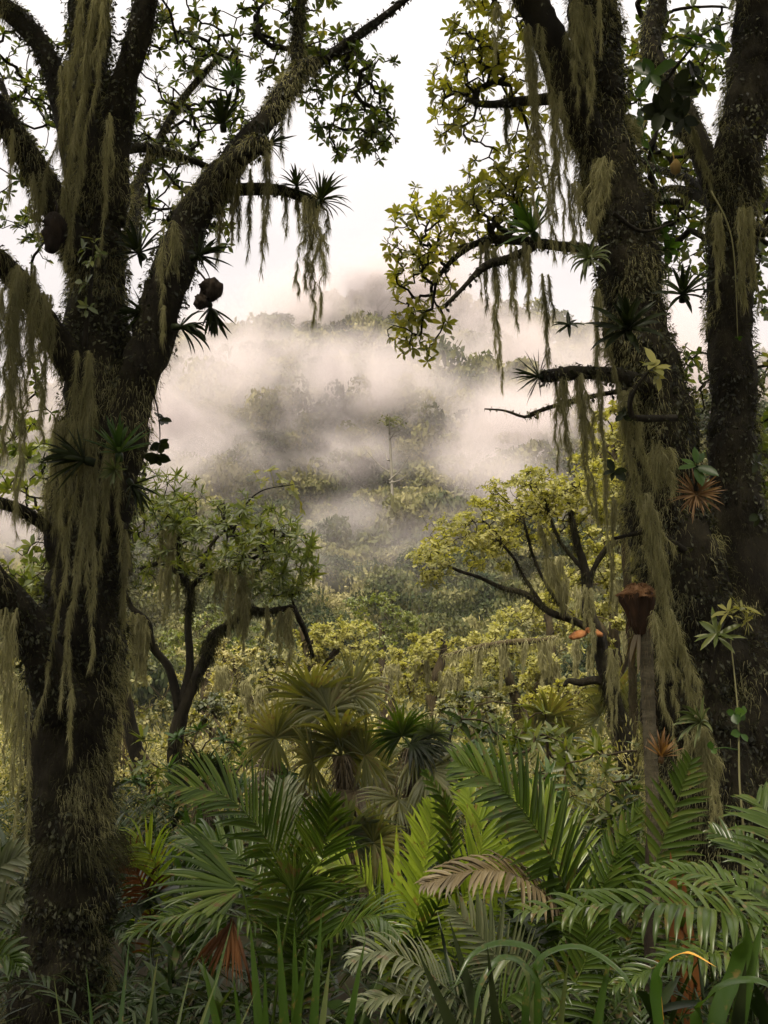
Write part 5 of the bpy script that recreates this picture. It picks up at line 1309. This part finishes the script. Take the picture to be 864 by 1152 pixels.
# ---------------------------------------------------------------- strap-leaved plants
def straps(label, base, specs, mat, name="strap_plant", cat="plant", group="strap-leaved plants in the foreground", prof='strap'):
    """specs: tip px, tip py, d, width px, droop, optional material; every leaf is a part"""
    b = W(*base); gz = float(ground_z(b[0], b[1])); e = empty(name, [b[0], b[1], gz], label, cat, group)
    for s in specs:
        if isinstance(s[0], (tuple, list)):
            K = np.array([W(*p) for p in s[0]]); w, m = s[1], (s[2] if len(s) > 2 else mat)
            P = smooth_path(np.vstack([[b[0], b[1], gz + .05], K]), 22)
            m_ = MB(); T = tangents(P); S = nrm(np.cross(T, np.tile([.05, -.5, .9], (22, 1)))); Nn = np.cross(S, T)
            h = (PX(w, K[-1, 1]) * .5 * PROF[prof](np.linspace(0, 1, 22)))[:, None]
            Vv = np.stack([P - S * h + Nn * h * .4, P, P + S * h + Nn * h * .4], 1).reshape(-1, 3)
            i = np.arange(21)[:, None] * 3 + np.array([0, 1])[None]
            m_.add(Vv, np.stack([i, i + 1, i + 4, i + 3], -1).reshape(-1, 4))
            m_.build("leaf", m, e)
            continue
        px, py, d, w, droop = s[:5]; m = s[5] if len(s) > 5 else mat
        t = W(px, py, d); o = np.array([b[0], b[1], gz + .03]) + rng.normal(size=3) * [.04, .04, 0]
        D = t - o; Ln = np.linalg.norm(D)
        m_ = MB(); blades(m_, o[None], (D / Ln + [0, 0, droop * .30])[None], Ln * (1 + .08 * droop), PX(w, d), up=np.array([[rng.uniform(-.3, .3), -.9, .3]]) if abs(D[2]) > .5 * Ln else UP[None], droop=droop * .6, nseg=12, fold=.25, prof=prof)
        m_.build("leaf", m, e)
    return e


straps("upright green sword-leaved plant at the bottom middle of the picture", (322, 1290, 3.5), [
    (281, 1040, 3.45, 15, .15), (312, 1026, 3.5, 14, .05), (331, 1040, 3.4, 14, .05), (226, 1080, 3.4, 15, .2), (362, 1028, 3.5, 13, .2), (372, 1082, 3.35, 14, .2, M_STRAPP), (412, 1062, 3.5, 13, .3), (346, 1060, 3.3, 15, .1), (298, 1090, 3.3, 14, .1), (262, 1105, 3.4, 12, .3)], M_STRAP)
straps("pale arching grass-like plant at the foot of the left trunk", (130, 1330, 3.2), [
    (246, 1118, 3.2, 8, .8, M_STRAPP), (262, 1042, 3.6, 8, .25), (285, 1144, 3.3, 6, 1.0, M_STRAPP), (214, 1112, 3.5, 6, .8, M_STRAPP), (146, 1056, 3.6, 8, .1), (96, 1096, 3.4, 7, .4), (178, 1086, 3.1, 8, .4, M_STRAPP), (60, 1120, 3.2, 7, .7, M_STRAPP)], M_STRAP)
straps("dark strap-leaved plant drooping under the level fern-green frond", (600, 1310, 3.8), [
    ([(606, 1150, 3.8), (604, 1085, 3.75), (650, 1066, 3.7), (700, 1096, 3.6), (722, 1140, 3.55)], 9, M_STRAP), ([(590, 1150, 3.8), (606, 1080, 3.8), (570, 1062, 3.8), (532, 1074, 3.75), (510, 1112, 3.7)], 10), ([(604, 1160, 3.7), (600, 1100, 3.68), (566, 1078, 3.64), (540, 1110, 3.6), (532, 1160, 3.58)], 9),
    ([(600, 1150, 3.8), (590, 1090, 3.8), (570, 1080, 3.8), (548, 1120, 3.75), (540, 1170, 3.7)], 9, M_STRAPP), (505, 1040, 3.8, 16, .2, M_BROM), (470, 1080, 3.8, 18, .3, M_BROM), (548, 1070, 3.6, 16, .2, M_BROM), (690, 1070, 3.7, 14, .4), (640, 1084, 3.5, 12, .3, M_STRAPP)], M_STRAP)
straps("broad strap-leaved plant in the lower corner beneath the fern-green palm", (775, 1310, 3.6), [
    ([(742, 1170, 3.6), (738, 1110, 3.6), (752, 1078, 3.55), (786, 1066, 3.5)], 13, M_LEAFB), ([(800, 1180, 3.6), (830, 1090, 3.6), (836, 1040, 3.55), (820, 1010, 3.5)], 20), ([(780, 1180, 3.6), (800, 1120, 3.5), (850, 1104, 3.4), (890, 1130, 3.4)], 14), (840, 1090, 3.5, 26, .3, M_BROM), (860, 1040, 3.6, 24, .3)], M_STRAP)
straps("broad upright bright green leaves between the feather palms", (455, 1230, 5.7), [
    (428, 938, 5.7, 17, .05), (446, 930, 5.65, 18, .05), (466, 912, 5.7, 20, .05), (482, 930, 5.75, 18, .15), (412, 970, 5.7, 16, .1), (498, 985, 5.7, 16, .3), (436, 985, 5.5, 16, .2), (470, 965, 5.5, 15, .1)], M_PALMB, prof='lance')
straps("tall dark folded leaves standing behind the low fan palm", (235, 1160, 6.6), [
    (208, 905, 6.6, 24, .05), (225, 898, 6.65, 26, .05), (246, 920, 6.6, 22, .1), (262, 935, 6.6, 20, .2), (192, 940, 6.6, 18, .2)], M_STRAP, prof='lance')
straps("broken yellow-orange leaf among the dark leaves of the lower corner", (770, 1200, 3.9), [([(740, 1110, 3.95), (752, 1082, 3.9), (774, 1072, 3.85), (806, 1088, 3.8)], 7, leaf_mat("yellow dead leaf", [(.35, .16, .02), (.50, .25, .03), (.58, .33, .06)], .3, .5, 3., (1.3, 1.1, .4)))], M_RUST, "yellow_leaf", "leaf", None, 'lance')
straps("dead orange-brown sheath standing beside the big lit feather frond", (768, 1120, 5.3), [(754, 958, 5.3, 26, .0), (768, 985, 5.3, 20, .2)], M_RUST, "dead_sheath", "leaf", None, 'lance')
straps("dark upright bud beside the dead orange sheath", (728, 1120, 5.2), [(727, 938, 5.2, 13, .0)], M_POD, "palm_bud", "bud", None, 'strap')

# ---------------------------------------------------------------- ferns, seedlings and litter nobody could count
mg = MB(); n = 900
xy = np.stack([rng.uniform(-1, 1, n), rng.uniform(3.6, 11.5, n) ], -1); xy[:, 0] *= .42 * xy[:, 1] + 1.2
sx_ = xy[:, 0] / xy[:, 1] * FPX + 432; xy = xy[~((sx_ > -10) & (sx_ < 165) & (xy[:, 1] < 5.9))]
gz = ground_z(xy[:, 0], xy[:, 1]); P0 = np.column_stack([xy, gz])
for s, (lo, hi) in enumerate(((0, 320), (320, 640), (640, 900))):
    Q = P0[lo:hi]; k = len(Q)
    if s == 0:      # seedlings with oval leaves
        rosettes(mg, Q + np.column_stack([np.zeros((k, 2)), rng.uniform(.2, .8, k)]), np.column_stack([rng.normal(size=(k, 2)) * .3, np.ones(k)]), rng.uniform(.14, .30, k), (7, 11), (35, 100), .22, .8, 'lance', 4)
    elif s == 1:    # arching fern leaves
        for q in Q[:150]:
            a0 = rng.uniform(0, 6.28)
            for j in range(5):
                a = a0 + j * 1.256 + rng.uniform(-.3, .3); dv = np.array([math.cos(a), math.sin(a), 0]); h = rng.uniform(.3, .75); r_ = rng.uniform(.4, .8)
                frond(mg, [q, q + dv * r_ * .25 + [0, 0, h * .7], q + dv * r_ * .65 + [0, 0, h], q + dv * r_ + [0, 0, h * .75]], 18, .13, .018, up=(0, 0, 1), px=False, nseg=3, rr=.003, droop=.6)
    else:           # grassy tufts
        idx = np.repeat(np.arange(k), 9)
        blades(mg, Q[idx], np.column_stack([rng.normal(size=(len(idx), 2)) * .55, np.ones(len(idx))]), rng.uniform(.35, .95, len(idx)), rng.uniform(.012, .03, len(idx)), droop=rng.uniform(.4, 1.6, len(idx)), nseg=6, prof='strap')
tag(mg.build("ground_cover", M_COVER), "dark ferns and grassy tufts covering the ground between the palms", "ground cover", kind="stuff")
